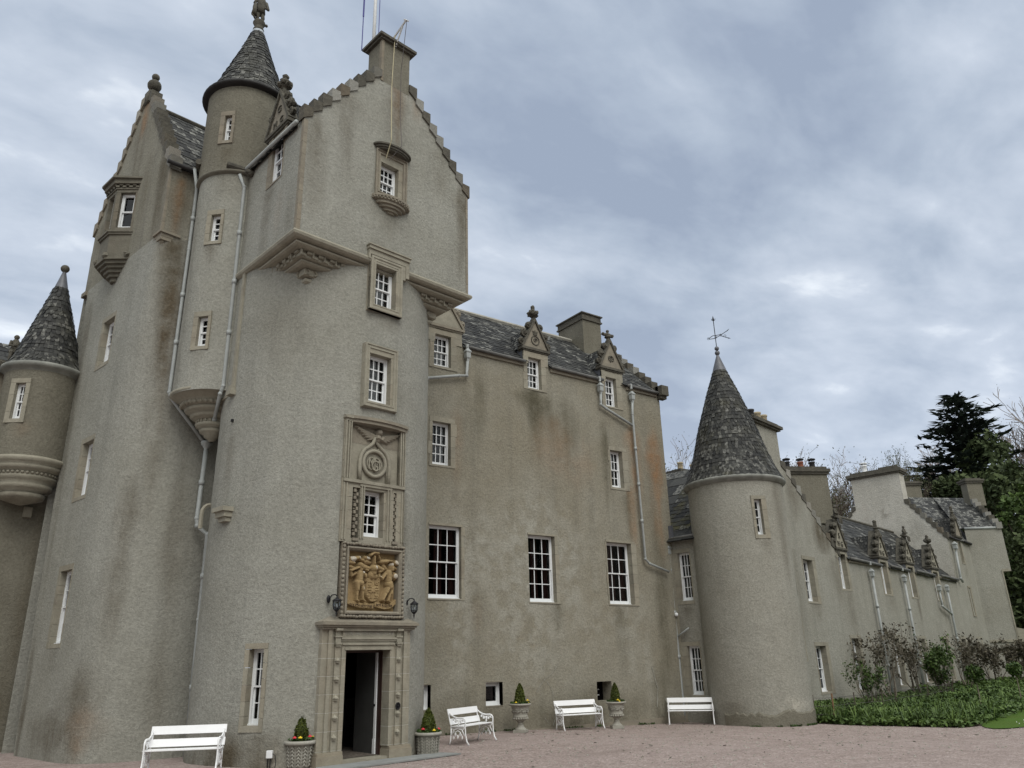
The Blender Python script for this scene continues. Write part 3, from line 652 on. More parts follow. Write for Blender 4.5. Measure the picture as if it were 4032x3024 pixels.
    if droof and depth>0:
        for s in (-1,1):
            e=F.w(uc+s*(hw+.04),zp-.02,-.2); r=F.w(uc,za-.08,-.2)
            A,B=(F.w(uc+s*(hw+.05),zp-.05,-depth*.25 if 0 else -.2),F.w(uc+s*(hw+.05),zp-.05,-max(.25,depth-(za-zp))))
            slates('dormer_roof',A,B,F.w(uc,za-.1,-depth),F.w(uc,za-.1,-.2),7,4,root,lich=.35)
            if cheek: MB().quad([F.w(uc+s*hw,zp-.75,-.02),F.w(uc+s*hw,zp-.02,-.02),F.w(uc+s*hw,zp-.02,-.9)]).build('dormer_cheek','lead',d)
    return d
dW=Face(C1,AX-90,2.62)
k=MB(); blocks(k,dW,.74,1.0,14.5,15.12,-.3,.02); blocks(k,dW,1.6,1.72,14.5,15.12,-.3,.02); k.box(dW,1.0,1.6,14.9,15.12,-.3,.0); k.build('dormer_jamb','sandstone_grey',castle)
dormer(dW,1.22,.58,15.10,16.25,castle,1.5,'none',[('G',0,.52,.30),('M',-.17,.12,.27),('G',.17,.12,.27)],fin='flower',cheek=False)
# ---- flagpole, mast, bracket and ropes on the tower chimney
fp=MB().tube([capF.w(-.20,17.2,-.9),capF.w(-.20,24.5,-.9)],[.055,.045],10).build('flagpole','pole_white',None,True); tag(fp,'white flagpole rising behind the tallest chimney','flagpole')
ms=MB(); ms.tube([capF.w(-.66,18.5,-.78),capF.w(-.66,21.2,-.78)],.014,6); ms.tube([capF.w(-.66,19.75,-.78),capF.w(-.66,24,-.78)],.024,6); tag(ms.build('lightning_rod','rope_blue',None),'thin purple rod beside the white flagpole','lightning rod')
hy=MB(); hy.tube([capF.w(-.10,19.0,-.80),capF.w(-.10,24.5,-.84)],.012,5); hy.tube([capF.w(-.02+.09*math.cos(i*PI/8),19.15+.09*math.sin(i*PI/8),-.75) for i in range(16)],.010,5,closed=True); tag(hy.build('halyard','rope_blue',None),'blue rope with a loop hanging beside the flagpole','rope')
bk=MB(); bk.tube([capF.w(-.12,18.70,-.05),capF.w(-.10,18.98,.60)],.030,6); bk.tube([capF.w(-.05,18.45,.02),capF.w(-.10,18.88,.42)],.026,6); bk.tube([capF.w(-.17,18.98,.56),capF.w(-.02,18.98,.60)],.02,6); bk.build('hoist_bracket','pole_white',chim)
tag(MB().tube([capF.w(-.13,18.76,.10),capF.w(-.22,16.8,.16),capF.w(-.29,14.95,.34),capF.w(-.29,14.5,.12)],.013,5).build('hoist_rope','rope',None),'straight tan rope running down the gable to the hooded window','rope')
tag(MB().tube([capF.w(-.10,18.95,.62),capF.w(.10,17.6,.12),capF.w(.16,16.2,.06),capF.w(.05,14.95,.33),capF.w(-.18,14.5,.12)],.009,5).build('hoist_chain','wire',None),'dark chain hanging down the gable beside the tan rope','chain')
# ---- carved panel above the door
k=MB()
for a,b in ((-1.08,-.90),(.44,.61)): blocks(k,pan,a,b,4.41,7.2,-.35,.0)
for a,b in ((-.90,-.80),(-.60,-.48),(.10,.30),(.38,.44)): blocks(k,pan,a,b,4.41,5.72,-.35,-.0)
k.box(pan,-.8,-.6,4.41,4.5,-.3,0); k.box(pan,.3,.38,4.41,4.5,-.3,0); k.box(pan,-.9,-.6,5.62,5.72,-.3,0); k.box(pan,.3,.44,5.62,5.72,-.3,0)
k.box(pan,-.8,-.6,4.5,5.62,-.3,-.14,col=(.8,0,0)); k.box(pan,.30,.38,4.5,5.62,-.3,-.14,col=(.8,0,0)); 
k.box(pan,-1.02,.55,7.10,7.2,-.35,.0); k.build('carved_panel','sandstone',castle)
m=MB(); m.box(pan,-.9,.44,5.72,7.12,-.3,-.10); m.build('panel_ground','sandstone',castle)
window(pan,-.48,.04,4.56,5.60,2,4,castle,(0,.07,.12,.15),.2,curtain=None,proud=-.01,frame=.045)
k=MB()
k.box(pan,-1.06,.59,5.72,5.79,-.12,.05); k.box(pan,-.62,.24,5.66,5.72,-.12,.03)
k.box(pan,-1.10,.63,7.18,7.24,-.3,.07); k.box(pan,-1.06,.59,7.12,7.18,-.3,.03)
for a in (-1.06,-.99,-.93): k.box(pan,a,a+.028,5.8,7.12,-.1,.035)
for a in (.46,.52,.58): k.box(pan,a-.02,a+.01,5.8,7.12,-.1,.035)
for a in (-1.05,-.98): k.box(pan,a,a+.03,4.45,5.7,-.05,.03)
for a in (-.585,-.52,.12,.19,.51,.57): k.box(pan,a,a+.025,4.5,5.66,-.05,.03)
k.build('panel_moulding','sandstone',castle)
k=MB()
for uc in (-.70,.345):
    for i in range(13):
        z=4.56+i*.08; s=.03 if i%2 else -.03
        k.box(pan,uc-.025+s,uc+.025+s,z,z+.07,-.14,.0); k.box(pan,uc-.045,uc+.045,z+.02,z+.05,-.14,-.04)
    k.box(pan,uc-.08,uc+.08,4.44,4.5,-.1,.05)
k.build('carved_chain','sandstone_grey',castle)
k=MB(); cu_,cz_=-.22,6.24
k.tube([pan.w(cu_+.30*math.cos(i*PI/16),cz_+.30*math.sin(i*PI/16),-.06) for i in range(32)],.045,8,closed=True)
for s in (-1,1): k.tube([pan.w(cu_+s*x,z,-.05) for x,z in ((.39,5.80),(.40,6.05),(.40,6.25),(.36,6.42),(.27,6.55),(.15,6.63),(.06,6.72),(.01,6.86))],.045,8); k.tube([pan.w(cu_+s*x,z,-.08) for x,z in ((.35,5.80),(.35,6.2),(.30,6.42),(.2,6.53),(.08,6.60))],.03,6)
k.build('ogee_frame','sandstone',castle,True)
text('carved_monogram',pan,cu_-.07,cz_-.13,.36,'M',-.10,.06,'sandstone',castle,sx=.8); text('carved_monogram',pan,cu_+.07,cz_-.13,.36,'M',-.10,.05,'sandstone',castle,sx=.7); text('carved_monogram',pan,cu_,cz_-.17,.36,'G',-.10,.08,'sandstone',castle,sx=.75)
k=MB(); k.tube([pan.w(cu_-.06+.13*math.cos(i*PI/10),cz_+.14*math.sin(i*PI/10),-.07) for i in range(20)],.016,5,closed=True); k.tube([pan.w(cu_+.06+.13*math.cos(i*PI/10),cz_+.14*math.sin(i*PI/10),-.07) for i in range(20)],.016,5,closed=True); k.build('carved_ring','sandstone',castle)
k=MB(); pl=Face(C1,AX,0); n_=14
us_=[lerp(-.97,.77,i/n_) for i in range(n_+1)]
k.slab(pl,[(u,math.sqrt(2.62**2-u*u)+.05) for u in us_]+[(.77,2.3),(-.97,2.3)],7.26,7.33); k.slab(pl,[(u,math.sqrt(2.62**2-u*u)+.01) for u in us_]+[(.77,2.3),(-.97,2.3)],7.18,7.26); k.build('panel_cornice','sandstone_grey',castle)
# winged cherub relief
def cher():
    S=[(-.14,6.98,.085,-.14,6.99,.085,.17),(-.16,6.86,.085,-.16,6.80,.07,.14),(-.2,6.84,.04,-.1,6.80,.035,.18),(-.06,6.86,.04,-.1,6.79,.03,.17)]
    for s in (-1,1):
        for i in range(6): S.append((-.15+s*.09,6.90-.012*i,.035,-.15+s*(.62-.07*i),7.04-.052*i,.018,.085-.004*i))
    return S
relief('carved_cherub',pan,-.82,.5,6.66,7.11,90,36,caps(cher()),'sandstone_grey',castle,-.095)
# ---- coat of arms
def arms_uv(x,y):
    t=(y-195)/1310; xl=190-75*t; xr=1255-40*t; u=-.82+1.29*(x-xl)/(xr-xl); yt=195+60*(x-xl)/(xr-xl); yb=1500+50*(x-xl)/(xr-xl); return u,4.24-1.26*(y-yt)/(yb-yt)
AS=[]
def cap_(x1,y1,r1,x2,y2,r2,h):
    a=arms_uv(x1,y1); b=arms_uv(x2,y2); q=1.29/1090; AS.append((a[0],a[1],r1*q,b[0],b[1],r2*q,h*1.25))
for c in [ (430,520,55,435,560,50,.17),(435,600,60,430,640,40,.15),(420,700,85,415,840,75,.15),(330,700,40,240,760,34,.12),(240,760,36,225,640,28,.13),(225,650,24,380,580,30,.15),(500,690,40,540,780,30,.12),
 (370,900,60,365,1060,42,.14),(365,1060,42,345,1260,26,.12),(345,1280,26,380,1310,24,.13),(460,930,55,475,1060,42,.14),(475,1060,42,470,1240,24,.12),(470,1270,25,510,1310,24,.13),(410,900,85,440,920,70,.155),
 (1105,580,45,1105,620,45,.17),(1105,480,16,1105,560,42,.16),(1050,700,80,1050,860,70,.15),(970,720,38,900,820,32,.13),(900,830,32,860,780,28,.13),(1060,930,85,1080,1000,75,.16),(1030,1040,48,1000,1120,40,.14),(1000,1120,38,920,1280,26,.12),(920,1290,24,940,1310,22,.12),(1110,1040,46,1090,1150,38,.14),(1080,1150,34,1030,1300,24,.12),(1030,1300,22,1070,1340,22,.12),
 (1180,760,78,1180,765,78,.15),(715,590,78,715,600,75,.19),(715,670,70,715,700,60,.15),(700,740,100,760,770,60,.12),(715,490,30,720,330,28,.15),(640,300,36,700,250,36,.16),(700,250,36,800,260,34,.16),(800,260,32,840,380,24,.13),
 (250,400,60,400,360,40,.14),(220,470,50,300,480,40,.12),(230,560,50,320,600,40,.10),(420,380,40,500,420,40,.10),(540,360,50,620,380,40,.12),(560,440,60,640,470,40,.10),(520,560,60,620,590,50,.10),(560,620,30,600,640,30,.1),(820,570,60,930,620,40,.11),(860,660,40,930,640,30,.10),
 (880,440,50,1010,430,50,.13),(940,520,50,1000,600,40,.09),(1060,410,30,1130,420,30,.10),(1220,460,62,1240,480,50,.13),(1180,560,40,1240,600,30,.08),(560,730,40,560,860,40,.09),(860,720,30,850,860,40,.08)]: cap_(*c)
cf0=caps(AS)
q_=1290/1090/1000
def armsf(u,z):
    h=cf0(u,z); du=u-arms_uv(705,1060)[0]; zc=arms_uv(705,1060)[1]; dz=z-zc
    # quartered shield
    w=.17 if dz>-.06 else .17*math.sqrt(max(0,1-((-.06-dz)/.19)**2))
    if dz>.17: w=.17-.25*(dz-.17)
    if -.25<dz<.24 and abs(du)<w:
        hh=.085
        if abs(du)<.014 or abs(dz)<.013: hh=.105
        if abs(du)<.045 and abs(dz)<.05: hh=.115
        if abs(du)>w-.02: hh=.1
        for cx,cy,sh in ((-.09,.11,1),(.09,-.11,1)):
            if math.hypot(du-cx,dz-cy)<.035: hh=.105
            if .05<abs(dz-cy)<.065 and abs(du-cx)<.05: hh=.105
        if (du>0)==(dz>0) and (abs(abs(du)-.09)<.055) and .03<abs(dz)<.19 and noise.noise(Vector((du*30,dz*30,1)))>.1: hh=.105
        h=max(h,hh) if h<.14 else h
    # ribbon
    for x0,x1,y0,dy,hb in ((140,600,1330,.0,.085),(590,745,1395,0,.065),(755,1240,1330,0,.085)):
        a=arms_uv(x0,y0)[0]; b=arms_uv(x1,y0)[0]; t=(u-a)/(b-a)
        if 0<=t<=1:
            if x0==140: yc=1290+110*math.sin(min(1,t*1.05)*PI*.55)
            elif x0==590: yc=1410
            else: yc=1370+50*math.sin(t*PI)*1.2-80*max(0,t-.75)*3
            zc2=arms_uv(lerp(x0,x1,t),yc)[1]
            if abs(z-zc2)<.055: h=max(h,hb*.95)
    return h+.004*noise.noise(Vector((u*40,z*40,0)))
def armsc(u,z,h):
    r=(1.1 if z>3.7 else .7) if h>.03 else .05
    r*=.75+.5*noise.noise(Vector((u*9,z*9,5)))
    g=.0
    b=0
    for x,y,rr in ((420,350,40),(270,385,70),(310,430,40),(590,350,45),(740,565,45),(1100,500,30),(1225,450,55),(1180,760,60),(490,665,35),(490,1020,30),(870,765,25)):
        a=arms_uv(x,y)
        if math.hypot(u-a[0],z-a[1])<rr*.0009 and h>.08: b=.55
    return (r*.6,g,b)
relief('coat_of_arms',pan,-.82,.47,2.98,4.24,170,166,armsf,'sandstone_orange',castle,-.13,armsc)
for s_,x,y,rt,sz in (('TOUCH NOT',385,1425,-.13,.088),('THE C',665,1445,-.02,.088),('BOT A GLOVE',955,1430,-.08,.082)):
    a=arms_uv(x,y); text('carved_motto',pan,a[0],a[1]-.005,sz,s_,-.048,.006,'door_wood',castle,sx=.82,rot=rt*.5)
k=MB()
for a,b,c,d in ((-1.0,-.82,2.84,4.40),(.47,.62,2.84,4.40)): blocks(k,pan,a,b,c,d,-.35,.02)
k.box(pan,-.82,.47,4.24,4.40,-.3,.02); k.box(pan,-.82,.47,2.84,2.98,-.3,.02); k.build('armorial_frame','sandstone_grey',castle)
mould(pan,-.90,.54,2.91,4.31,0,[(0,.02),(.0,.07),(.03,.08),(.055,.05),(.07,.03),(.08,-.13)],'sandstone_grey',castle,'frame_moulding')
k=MB()   # leaf roll around the frame
def roll(a,b,n):
    a,b=Vector(a),Vector(b)
    for i in range(n): p=a.lerp(b,(i+.5)/n)+Vector((0,0,random.uniform(-.008,.008))); k.blob(p,(.05,.04,.035) if abs(b.z-a.z)<.1 else (.035,.04,.05),6,4,jit=.25)
roll(pan.w(-1.0,4.37,.05),pan.w(.62,4.37,.05),22); roll(pan.w(-1.0,2.86,.05),pan.w(.62,2.86,.05),22); roll(pan.w(-.96,2.9,.04),pan.w(-.96,4.35,.04),16); roll(pan.w(.585,2.9,.04),pan.w(.585,4.35,.04),16)
k.build('carved_leaf_roll','sandstone_grey',castle,True)
# ---- door case
DZ=2.19
k=MB()
def jamb(u0,u1,d1,c=None):
    zs_=[.30,.33,.68,1.02,1.36,1.70,2.04,2.33,2.60]
    for p_,q_z in zip(zs_,zs_[1:]): k.box(dor,u0,u1,p_,q_z-.009,-.5,d1,col=(random.random()*.25,random.random()**2*.3,0)); k.box(dor,u0,u1,q_z-.009,q_z,-.5,d1-.002,col=(0,0,.55))
for u0,u1,d in ((-1.39,-1.26,-.02),(-1.26,-1.18,.03),(-1.18,-1.10,-.02),(-1.10,-.99,.035),(-.99,-.93,-.01),(-.93,-.83,.01),(.27,.36,.01),(.36,.42,-.01),(.42,.53,.035),(.53,.61,-.02),(.61,.70,.03),(.70,.81,-.02)): jamb(u0,u1,d)
for u0,u1 in ((-1.42,-.83),(.27,.84)): k.box(dor,u0,u1,-.06,.24,-.5,.07,col=(.3,.35,.0)); k.box(dor,u0+.02,u1-.01 if u1>0 else u1,.24,.30,-.5,.045,col=(.2,.5,0))
k.box(dor,-.83,.27,DZ,2.60,-.5,.01); k.box(dor,-.93,.37,DZ+.10,DZ+.14,-.1,.04); k.box(dor,-.97,.41,2.40,2.44,-.1,.055); k.box(dor,-.97,.41,2.36,2.40,-.1,.03); k.box(dor,-.99,.43,2.57,2.61,-.1,.06); k.box(dor,-.86,.30,DZ,DZ+.05,-.1,.03)
case=k.build('door_surround','sandstone',castle)
k=MB()
for z in (1.99,1.63,1.28,.92,.56):
    for u in (-1.045,.475):
        zz=z-.01
        k.slab(dor,[(u-.06,.02),(u+.06,.02),(u+.04,.10),(u-.04,.10)],zz,zz+.02); k.slab(dor,[(u-.045,.02),(u+.045,.02),(u+.03,.08),(u-.03,.08)],zz-.035,zz); k.add([dor.w(u-.055,zz+.02,.03),dor.w(u+.055,zz+.02,.03),dor.w(u+.035,zz+.02,.095),dor.w(u-.035,zz+.02,.095),dor.w(u,zz+.075,.035)],[(0,1,4),(1,2,4),(2,3,4),(3,0,4)])
for u in (-1.045,.475): k.box(dor,u-.07,u+.07,2.30,2.34,0,.09); k.box(dor,u-.055,u+.055,2.26,2.30,0,.07); k.box(dor,u-.06,u+.06,2.34,2.44,0,.05); k.box(dor,u-.08,u+.08,2.44,2.47,0,.07); k.box(dor,u-.075,u+.075,2.57,2.62,0,.1)
k.build('carved_boss','sandstone',case)
k=MB(); k.box(dor,-1.42,.87,2.60,2.64,-.75,.07); k.box(dor,-1.45,.90,2.64,2.68,-.75,.11); k.box(dor,-1.48,.93,2.68,2.735,-.75,.15); k.box(dor,-1.46,.91,2.735,2.745,-.75,.13)
k.add([dor.w(-1.46,2.745,.13),dor.w(.91,2.745,.13),dor.w(.91,2.745,-.75),dor.w(-1.46,2.745,-.75),dor.w(-1.22,2.86,-.03),dor.w(.70,2.86,-.03),dor.w(.70,2.86,-.7),dor.w(-1.22,2.86,-.7)],[(0,1,5,4),(1,2,6,5),(3,0,4,7),(4,5,6,7)])
k.build('door_cornice','sandstone_grey',case)
text('carved_inscription',dor,-.28,2.487,.105,'YE LORD SHALL PRESERVE THY GOING OUT & IN',.006,.012,'stone_concrete',case,sx=.52)
k=MB(); c=dor.w(.475,1.06,.035)
pts=[dor.w(.475+.055*math.cos(i*PI/4+PI/8),1.06+.055*1.2*math.sin(i*PI/4+PI/8),.05) for i in range(8)]; k.tube(pts,.014,6,closed=True); k.quad([Vector(p)-dor.n*.008 for p in pts]); k.blob(dor.w(.475,1.06,.055),.02,8,5); k.build('doorbell','black_iron',case)
# hall behind the door
k=MB()
def rect(F,a,b,c,d,dd): return [F.w(a,c,dd),F.w(b,c,dd),F.w(b,d,dd),F.w(a,d,dd)]
plan=[(-1.1,-.5),(-1.1,-3.6),(1.95,-3.6),(1.95,-1.3),(1.45,-.5)]
for (a,d0),(b,d1) in zip(plan,plan[1:]): k.quad([dor.w(a,.12,d0),dor.w(b,.12,d1),dor.w(b,2.6,d1),dor.w(a,2.6,d0)])
k.quad([dor.w(a,2.6,d) for a,d in plan])
k.quad(rect(dor,-1.1,-.84,0,2.6,-.51)); k.quad(rect(dor,.33,1.45,0,2.6,-.51)); k.quad(rect(dor,-.84,.33,DZ,2.6,-.51))
hall=k.build('hall_lining','room_dark',castle)
MB().box(dor,1.24,1.94,.12,2.55,-2.6,-2.5).build('hall_partition','hall_wall',hall)
k=MB(); k.box(dor,1.18,1.30,.12,2.55,-2.5,-2.46); k.build('door_casing','hall_wall',hall)
for z in (.75,1.22,1.72):
    k=MB(); k.box(dor,1.44,1.74,z,z+.38,-2.5,-2.46); k.build('picture_frame','door_wood',hall)
k=MB(); k.add([dor.w(u,z,d) for z in (.05,.13) for u,d in ((-1.1,-.3),(-1.1,-3.6),(1.9,-3.6),(1.9,-1.3),(1.2,-.5),(.27,-.3))],[(0,1,2,3,4,5),(6,7,8,9,10,11)]); k.build('hall_floor','mat_brown',hall)
k=MB(); k.box(dor,-.83,.27,-.04,.12,-.5,.0); k.build('door_step','sandstone',case)
k=MB(); k.box(dor,.255,.33,.12,DZ,-.42,-.27); k.box(dor,-.84,-.80,.12,DZ,-.42,-.27); k.box(dor,-.80,.255,DZ-.05,DZ,-.42,-.27); dl=k.build('door_frame','door_wood',castle)
k=MB(); k.box(dor,.235,.30,.12,DZ-.05,-.50,-.425); k.box(dor,.225,.31,.12,.42,-.51,-.424); k.build('door_edge','white_paint',dl)
k=MB(); k.box(dor,.26,.32,.12,DZ-.05,-1.30,-.505); k.build('door','hall_wall',dl)
k=MB(); k.blob(dor.w(.225,1.08,-.47),.028,8,5); k.build('handle','black_iron',dl)
k=MB(); k.box(dor,.75,1.15,.13,.55,-2.5,-2.1); k.box(dor,.75,1.15,.13,1.15,-2.6,-2.5); k.build('hall_chair','pot_black',hall)
# ---- left tower
def rfun(z): return lerp(1.75,.35,smooth01((z-7.5)/5.3))
LW=Face((1.82,25.03),-77.4); LS=Face((2.95,19.98),8.4)
crn=Corner(LW,5.18,LS,rfun,1); crnS=Corner(LW,5.18,LS,lambda z:.02)
lh=[]
for u0,u1,z0,z1 in ((2.12,2.89,9.90,11.24),(2.10,2.82,6.20,7.68),(2.05,2.80,2.56,4.32)):
    h=window(LW,u0,u1,z0,z1,2,4,castle,(.15,.04,.14,.10),.15,curtain='blind' if z0<9 else None,proud=.006,frame=.06); lh.append(tuple(a+b for a,b in zip(h,(.02,-.015,.02,-.02))))
wall('tower_wall',crn,0,7.4,0,12.93,lh,'harling_grey',castle,.17,base=-.1,stains=[
 (DR,5.6,12.8,.8,.4,7.5,.75),(RU,5.7,11.,.5,1.,3.5,.08),(DR,5.0,5.5,.7,1.,3.2,.55),(DR,4.3,1.3,1.2,.8,1.4,.5),(RU,4.6,.8,.9,.4,.7,.4),(DR,3.2,.6,3.0,.45,.6,.6),(DR,6.6,4.5,.6,4.,4.5,.35),(DR,.5,12.,.4,.5,9.,.5),(DR,.35,.9,.5,2.,1.,.6),(DR,2.4,2.4,.45,.1,.6,.3)])
# square upper storey and its gable
ap=2.62; zl,zt=15.05,18.95; s1=(zt-zl)/(ap-.0); s2=(zt-zl)/(5.18-ap)
oh=(1.9,3.0,13.1,15.2)
wall('gable_wall',LW,0,5.18,12.93,19.0,[(2.0,2.95,13.2,15.2)],'harling_olive',castle,.17,clip=[(-s1,1,zl),(s2,1,zt+s2*ap)],stains=[(RU,2.6,18.6,.35,.5,1.3,.85),(DR,4.9,14.,.5,1.,2.,.5),(DR,2.6,17,.8,1.4,2.2,.4),(DR,4.6,15.2,.6,.6,2.6,.75),(DR,3.6,15.8,.4,.6,2.2,.4),(DR,.6,14.6,.5,.6,1.6,.5)])
wall('tower_wall',LS,0,2.2,12.93,15.05,[],'harling_olive',castle,.17,stains=[(RU,.32,14.3,.22,.7,1.9,.55),(DR,.35,14.,.5,1.,1.6,.7),(DR,1.4,13.6,.6,1.4,1.,.6)])
LB=Face(LW.w(0,0,0)[:2],102.6-180-90); wall('tower_wall',Face((1.82+4*math.sin(R_(-77.4))*0+math.cos(R_(12.6))*4,25.03+math.sin(R_(12.6))*4),12.6+180),0,4,0,15,[],'harling_grey',castle,1.,jit=0)
k=MB(); k.slab(LW,[(5.18-.45,0),(5.20,0),(5.20,-.5)],12.84,12.93); k.slab(LW,[(5.18-.42,.05),(5.25,.05),(5.25,-.5),(5.18,-.5),(5.18,-.04),(4.76,-.04)],12.93,13.0); k.slab(LW,[(5.18-.25,0),(5.19,0),(5.19,-.3)],12.74,12.84); k.blob(LW.w(5.05,12.72,-.12),.09,8,5); k.build('corbel','sandstone_grey',castle)
k=MB(); blocks(k,LW,5.10,5.195,13.0,14.95,-.05,.015); k.build('corner_margin','sandstone_grey',castle)
k=MB(); k.slab(LW,[(-.1,.06),(.25,.06),(.25,-.1),(-.1,-.1)],12.78,12.92); k.build('corbel','sandstone_grey',castle)
crowsteps(LW,(-.05,zl),(ap-.12,zt),11,castle,-.28,.05,'sandstone_grey',.2); crowsteps(LW,(5.23,zl),(ap+.12,zt),11,castle,-.28,.05)
k=MB(); k.box(LW,ap-.17,ap+.17,18.6,19.05,-.3,.06); k.lathe(LW.w(ap,19.05,-.12),[(.16,0),(.07,.05),(.06,.09),(.13,.12)],12); k.blob(LW.w(ap,19.37,-.12),.21,16,12); k.lathe(LW.w(ap,19.55,-.12),[(.07,0),(.05,.06)],8); k.blob(LW.w(ap,19.71,-.12),.12,12,9); k.build('finial','stone_weathered',castle,True)
# roof of the left tower
A,B=LS.w(.25,15.0,.12),LS.w(3.2,15.0,.12); C,D=LS.w(3.2,18.6,-2.6),LW.w(2.62,18.6,-.2)
slates('roof',A,B,C,D,17,14,castle,lich=.35)
A2,B2=LS.w(3.2,15.0,-5.3),LW.w(.0,15.0,-.25); slates('roof',A2,B2,D,C,8,8,castle)
MB().tube([LW.w(2.62,18.65,-.2),LS.w(3.3,18.65,-2.6)],.07,6).build('roof_ridge','stone_weathered',castle)
# oriel on the left tower
def oplan(s,g=0): return [(1.45-g,-.05),(1.98-g*.5,.42*s+g),(2.62+g*.4,.42*s+g),(3.12+g,-.05)]
k=MB(); k.slab(LW,oplan(1),13.0,13.78); k.build('oriel','sandstone_dark',castle)
k=MB()
for z0,z1,g in ((13.74,13.80,.05),(13.80,13.85,.09)): k.slab(LW,oplan(1,g),z0,z1)
k.build('oriel_sill','sandstone_dark',castle); k=MB()
for z0,z1,g in ((15.26,15.30,.04),(15.42,15.47,.12),(15.56,15.62,.2),(15.47,15.56,.12)): k.slab(LW,oplan(1,g),z0,z1)
k.slab(LW,oplan(1,.0),15.22,15.5);
P=oplan(1,.07)
for r in range(2):
    for (a,b) in ((P[1],P[2]),(P[2],P[3])):
        n=8
        for i in range(n):
            if (i+r)%2: continue
            q0=(lerp(a[0],b[0],i/n),lerp(a[1],b[1],i/n)); q1=(lerp(a[0],b[0],(i+1)/n),lerp(a[1],b[1],(i+1)/n)); k.slab(LW,[q0,q1,(q1[0]-.1,q1[1]-.12),(q0[0]-.1,q0[1]-.12)],15.31+.06*r,15.365+.06*r)
k.build('oriel_cornice','sandstone_dark',castle)
k=MB()   # corbels below the oriel
for z0,z1,s in ((12.93,13.02,1.08),(12.84,12.93,.92),(12.75,12.84,.74),(12.65,12.75,.56),(12.55,12.65,.38),(12.44,12.55,.2)):
    c=2.33; k.slab(LW,[(lerp(c,u,s),d*s+.02) for u,d in oplan(1)],z0,z1)
for u,d in (oplan(1)[2],oplan(1)[1],(3.1,.02)): k.blob(LW.w(u,13.06,d+.02),(.1,.1,.09),7,5,jit=.25)
k.build('oriel_corbel','sandstone_dark',castle)
# oriel walls: front face with dark slot, canted face with sash window
def sub(F,a,b):
    p,q=F.w(a[0],0,a[1]),F.w(b[0],0,b[1]); return Face((p.x,p.y),math.degrees(math.atan2(q.y-p.y,q.x-p.x))),(q-p).length
P=oplan(1)
for i,(a,b) in enumerate(zip(P,P[1:])):
    f,L=sub(LW,a,b)
    window(f,.12,L-(.14 if i==2 else .12),13.98,15.16,1,2,castle,(.12,.14 if i==2 else .12,.1,.13),.12,smat='sandstone_dark',curtain=None,proud=0.,frame=.05,deep=.3)
# ---- stair turret between the two towers
SC=(4.76,19.53)
stl=Drum(SC,1.07,-103); stu=Drum(SC,1.13,-103)
def tangent(c,R,th): return Face((c[0]+R*math.cos(R_(th)),c[1]+R*math.sin(R_(th))),th+90)
sh=[]
for z0,z1,lo,th,w0,w1 in ((12.40,13.20,1,-134.3,-.11,.16),(9.43,10.24,1,-135.5,-.10,.17),(15.50,16.33,0,-132.4,-.07,.14)):
    R=1.07 if lo else 1.13; f=tangent(SC,R,th); h=window(f,w0,w1,z0,z1,1,4,castle,(.13,.08,.14,.09),.10,curtain=None,proud=.012,frame=.035,smat='sandstone_grey' if not lo else 'sandstone'); t=R_(th+103)*R
    (sh.append((t+h[0]+.02,t+h[1]-.02,h[2]+.02,h[3]-.02)) )
wall('turret_wall',stl,-2.2,1.9,8.3,14.5,[x for x in sh if x[2]<15],'harling_grey',castle,.12,stains=[(DR,-.6,12.3,.3,.1,.7,.45),(DR,-.6,9.3,.25,.1,.6,.4),(DR,-1.3,10.5,.25,3.,3.,.4),(DR,-.25,14.5,.8,.3,.8,.4)])
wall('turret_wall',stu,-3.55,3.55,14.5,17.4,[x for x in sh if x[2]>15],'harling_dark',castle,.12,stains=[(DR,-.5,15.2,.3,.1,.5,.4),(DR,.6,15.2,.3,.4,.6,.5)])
k=MB(); k.lathe((SC[0],SC[1],0),[(1.07,14.46),(1.14,14.49),(1.165,14.52),(1.16,14.56),(1.12,14.58)],40); k.build('string_course','sandstone_dark',castle,True)
k=MB(); pr=[(.05,6.95),(.12,7.05),(.19,7.10),(.19,7.16),(.29,7.22),(.32,7.30),(.28,7.35),(.40,7.40),(.43,7.48),(.38,7.52),(.38,7.62),(.50,7.65),(.57,7.72),(.55,7.80),(.67,7.84),(.72,7.92),(.68,7.97),(.75,7.99),(.82,8.05),(.80,8.11),(.90,8.16),(1.02,8.25),(1.10,8.31),(1.10,8.39),(1.06,8.42)]
BC=(4.74,19.60); pr=[(r,8.40-(8.40-z)*.78) for r,z in pr]; k.lathe((BC[0],BC[1],0),pr,44)
for i in range(36): a=2*PI*i/36; k.blob((BC[0]+.79*math.cos(a),BC[1]+.79*math.sin(a),8.12),(.055,.06,.055),6,4,rot=a)
for i in range(22): a=2*PI*i/22; k.blob((BC[0]+.39*math.cos(a),BC[1]+.39*math.sin(a),7.75),(.035,.03,.045),6,4)
k.build('turret_corbel','sandstone',castle,True)
k=MB(); k.lathe((SC[0],SC[1],0),[(1.10,17.33),(1.16,17.34),(1.22,17.36),(1.28,17.37),(1.31,17.41),(1.30,17.46),(1.15,17.47)],44); k.build('gutter','dark_gutter',castle,True)
cr=cone_slates('turret_roof',(SC[0],SC[1],0),[(1.24,17.42),(1.02,17.85),(.60,19.0),(.17,20.33)],castle,34,lich=.35,moss=.1,scal=False,row=.13)
k=MB(); b=(SC[0],SC[1],0)
k.lathe(b,[(.19,20.28),(.17,20.38),(.14,20.40)],14); k.build('lead_collar','lead_pale',cr,True)
k=MB(); k.lathe(b,[(.13,20.38),(.17,20.42),(.16,20.47),(.12,20.50),(.14,20.60),(.19,20.70),(.17,20.76),(.10,20.79)],14); k.blob((SC[0]+.21,SC[1]-.05,20.69),.05,6,4)
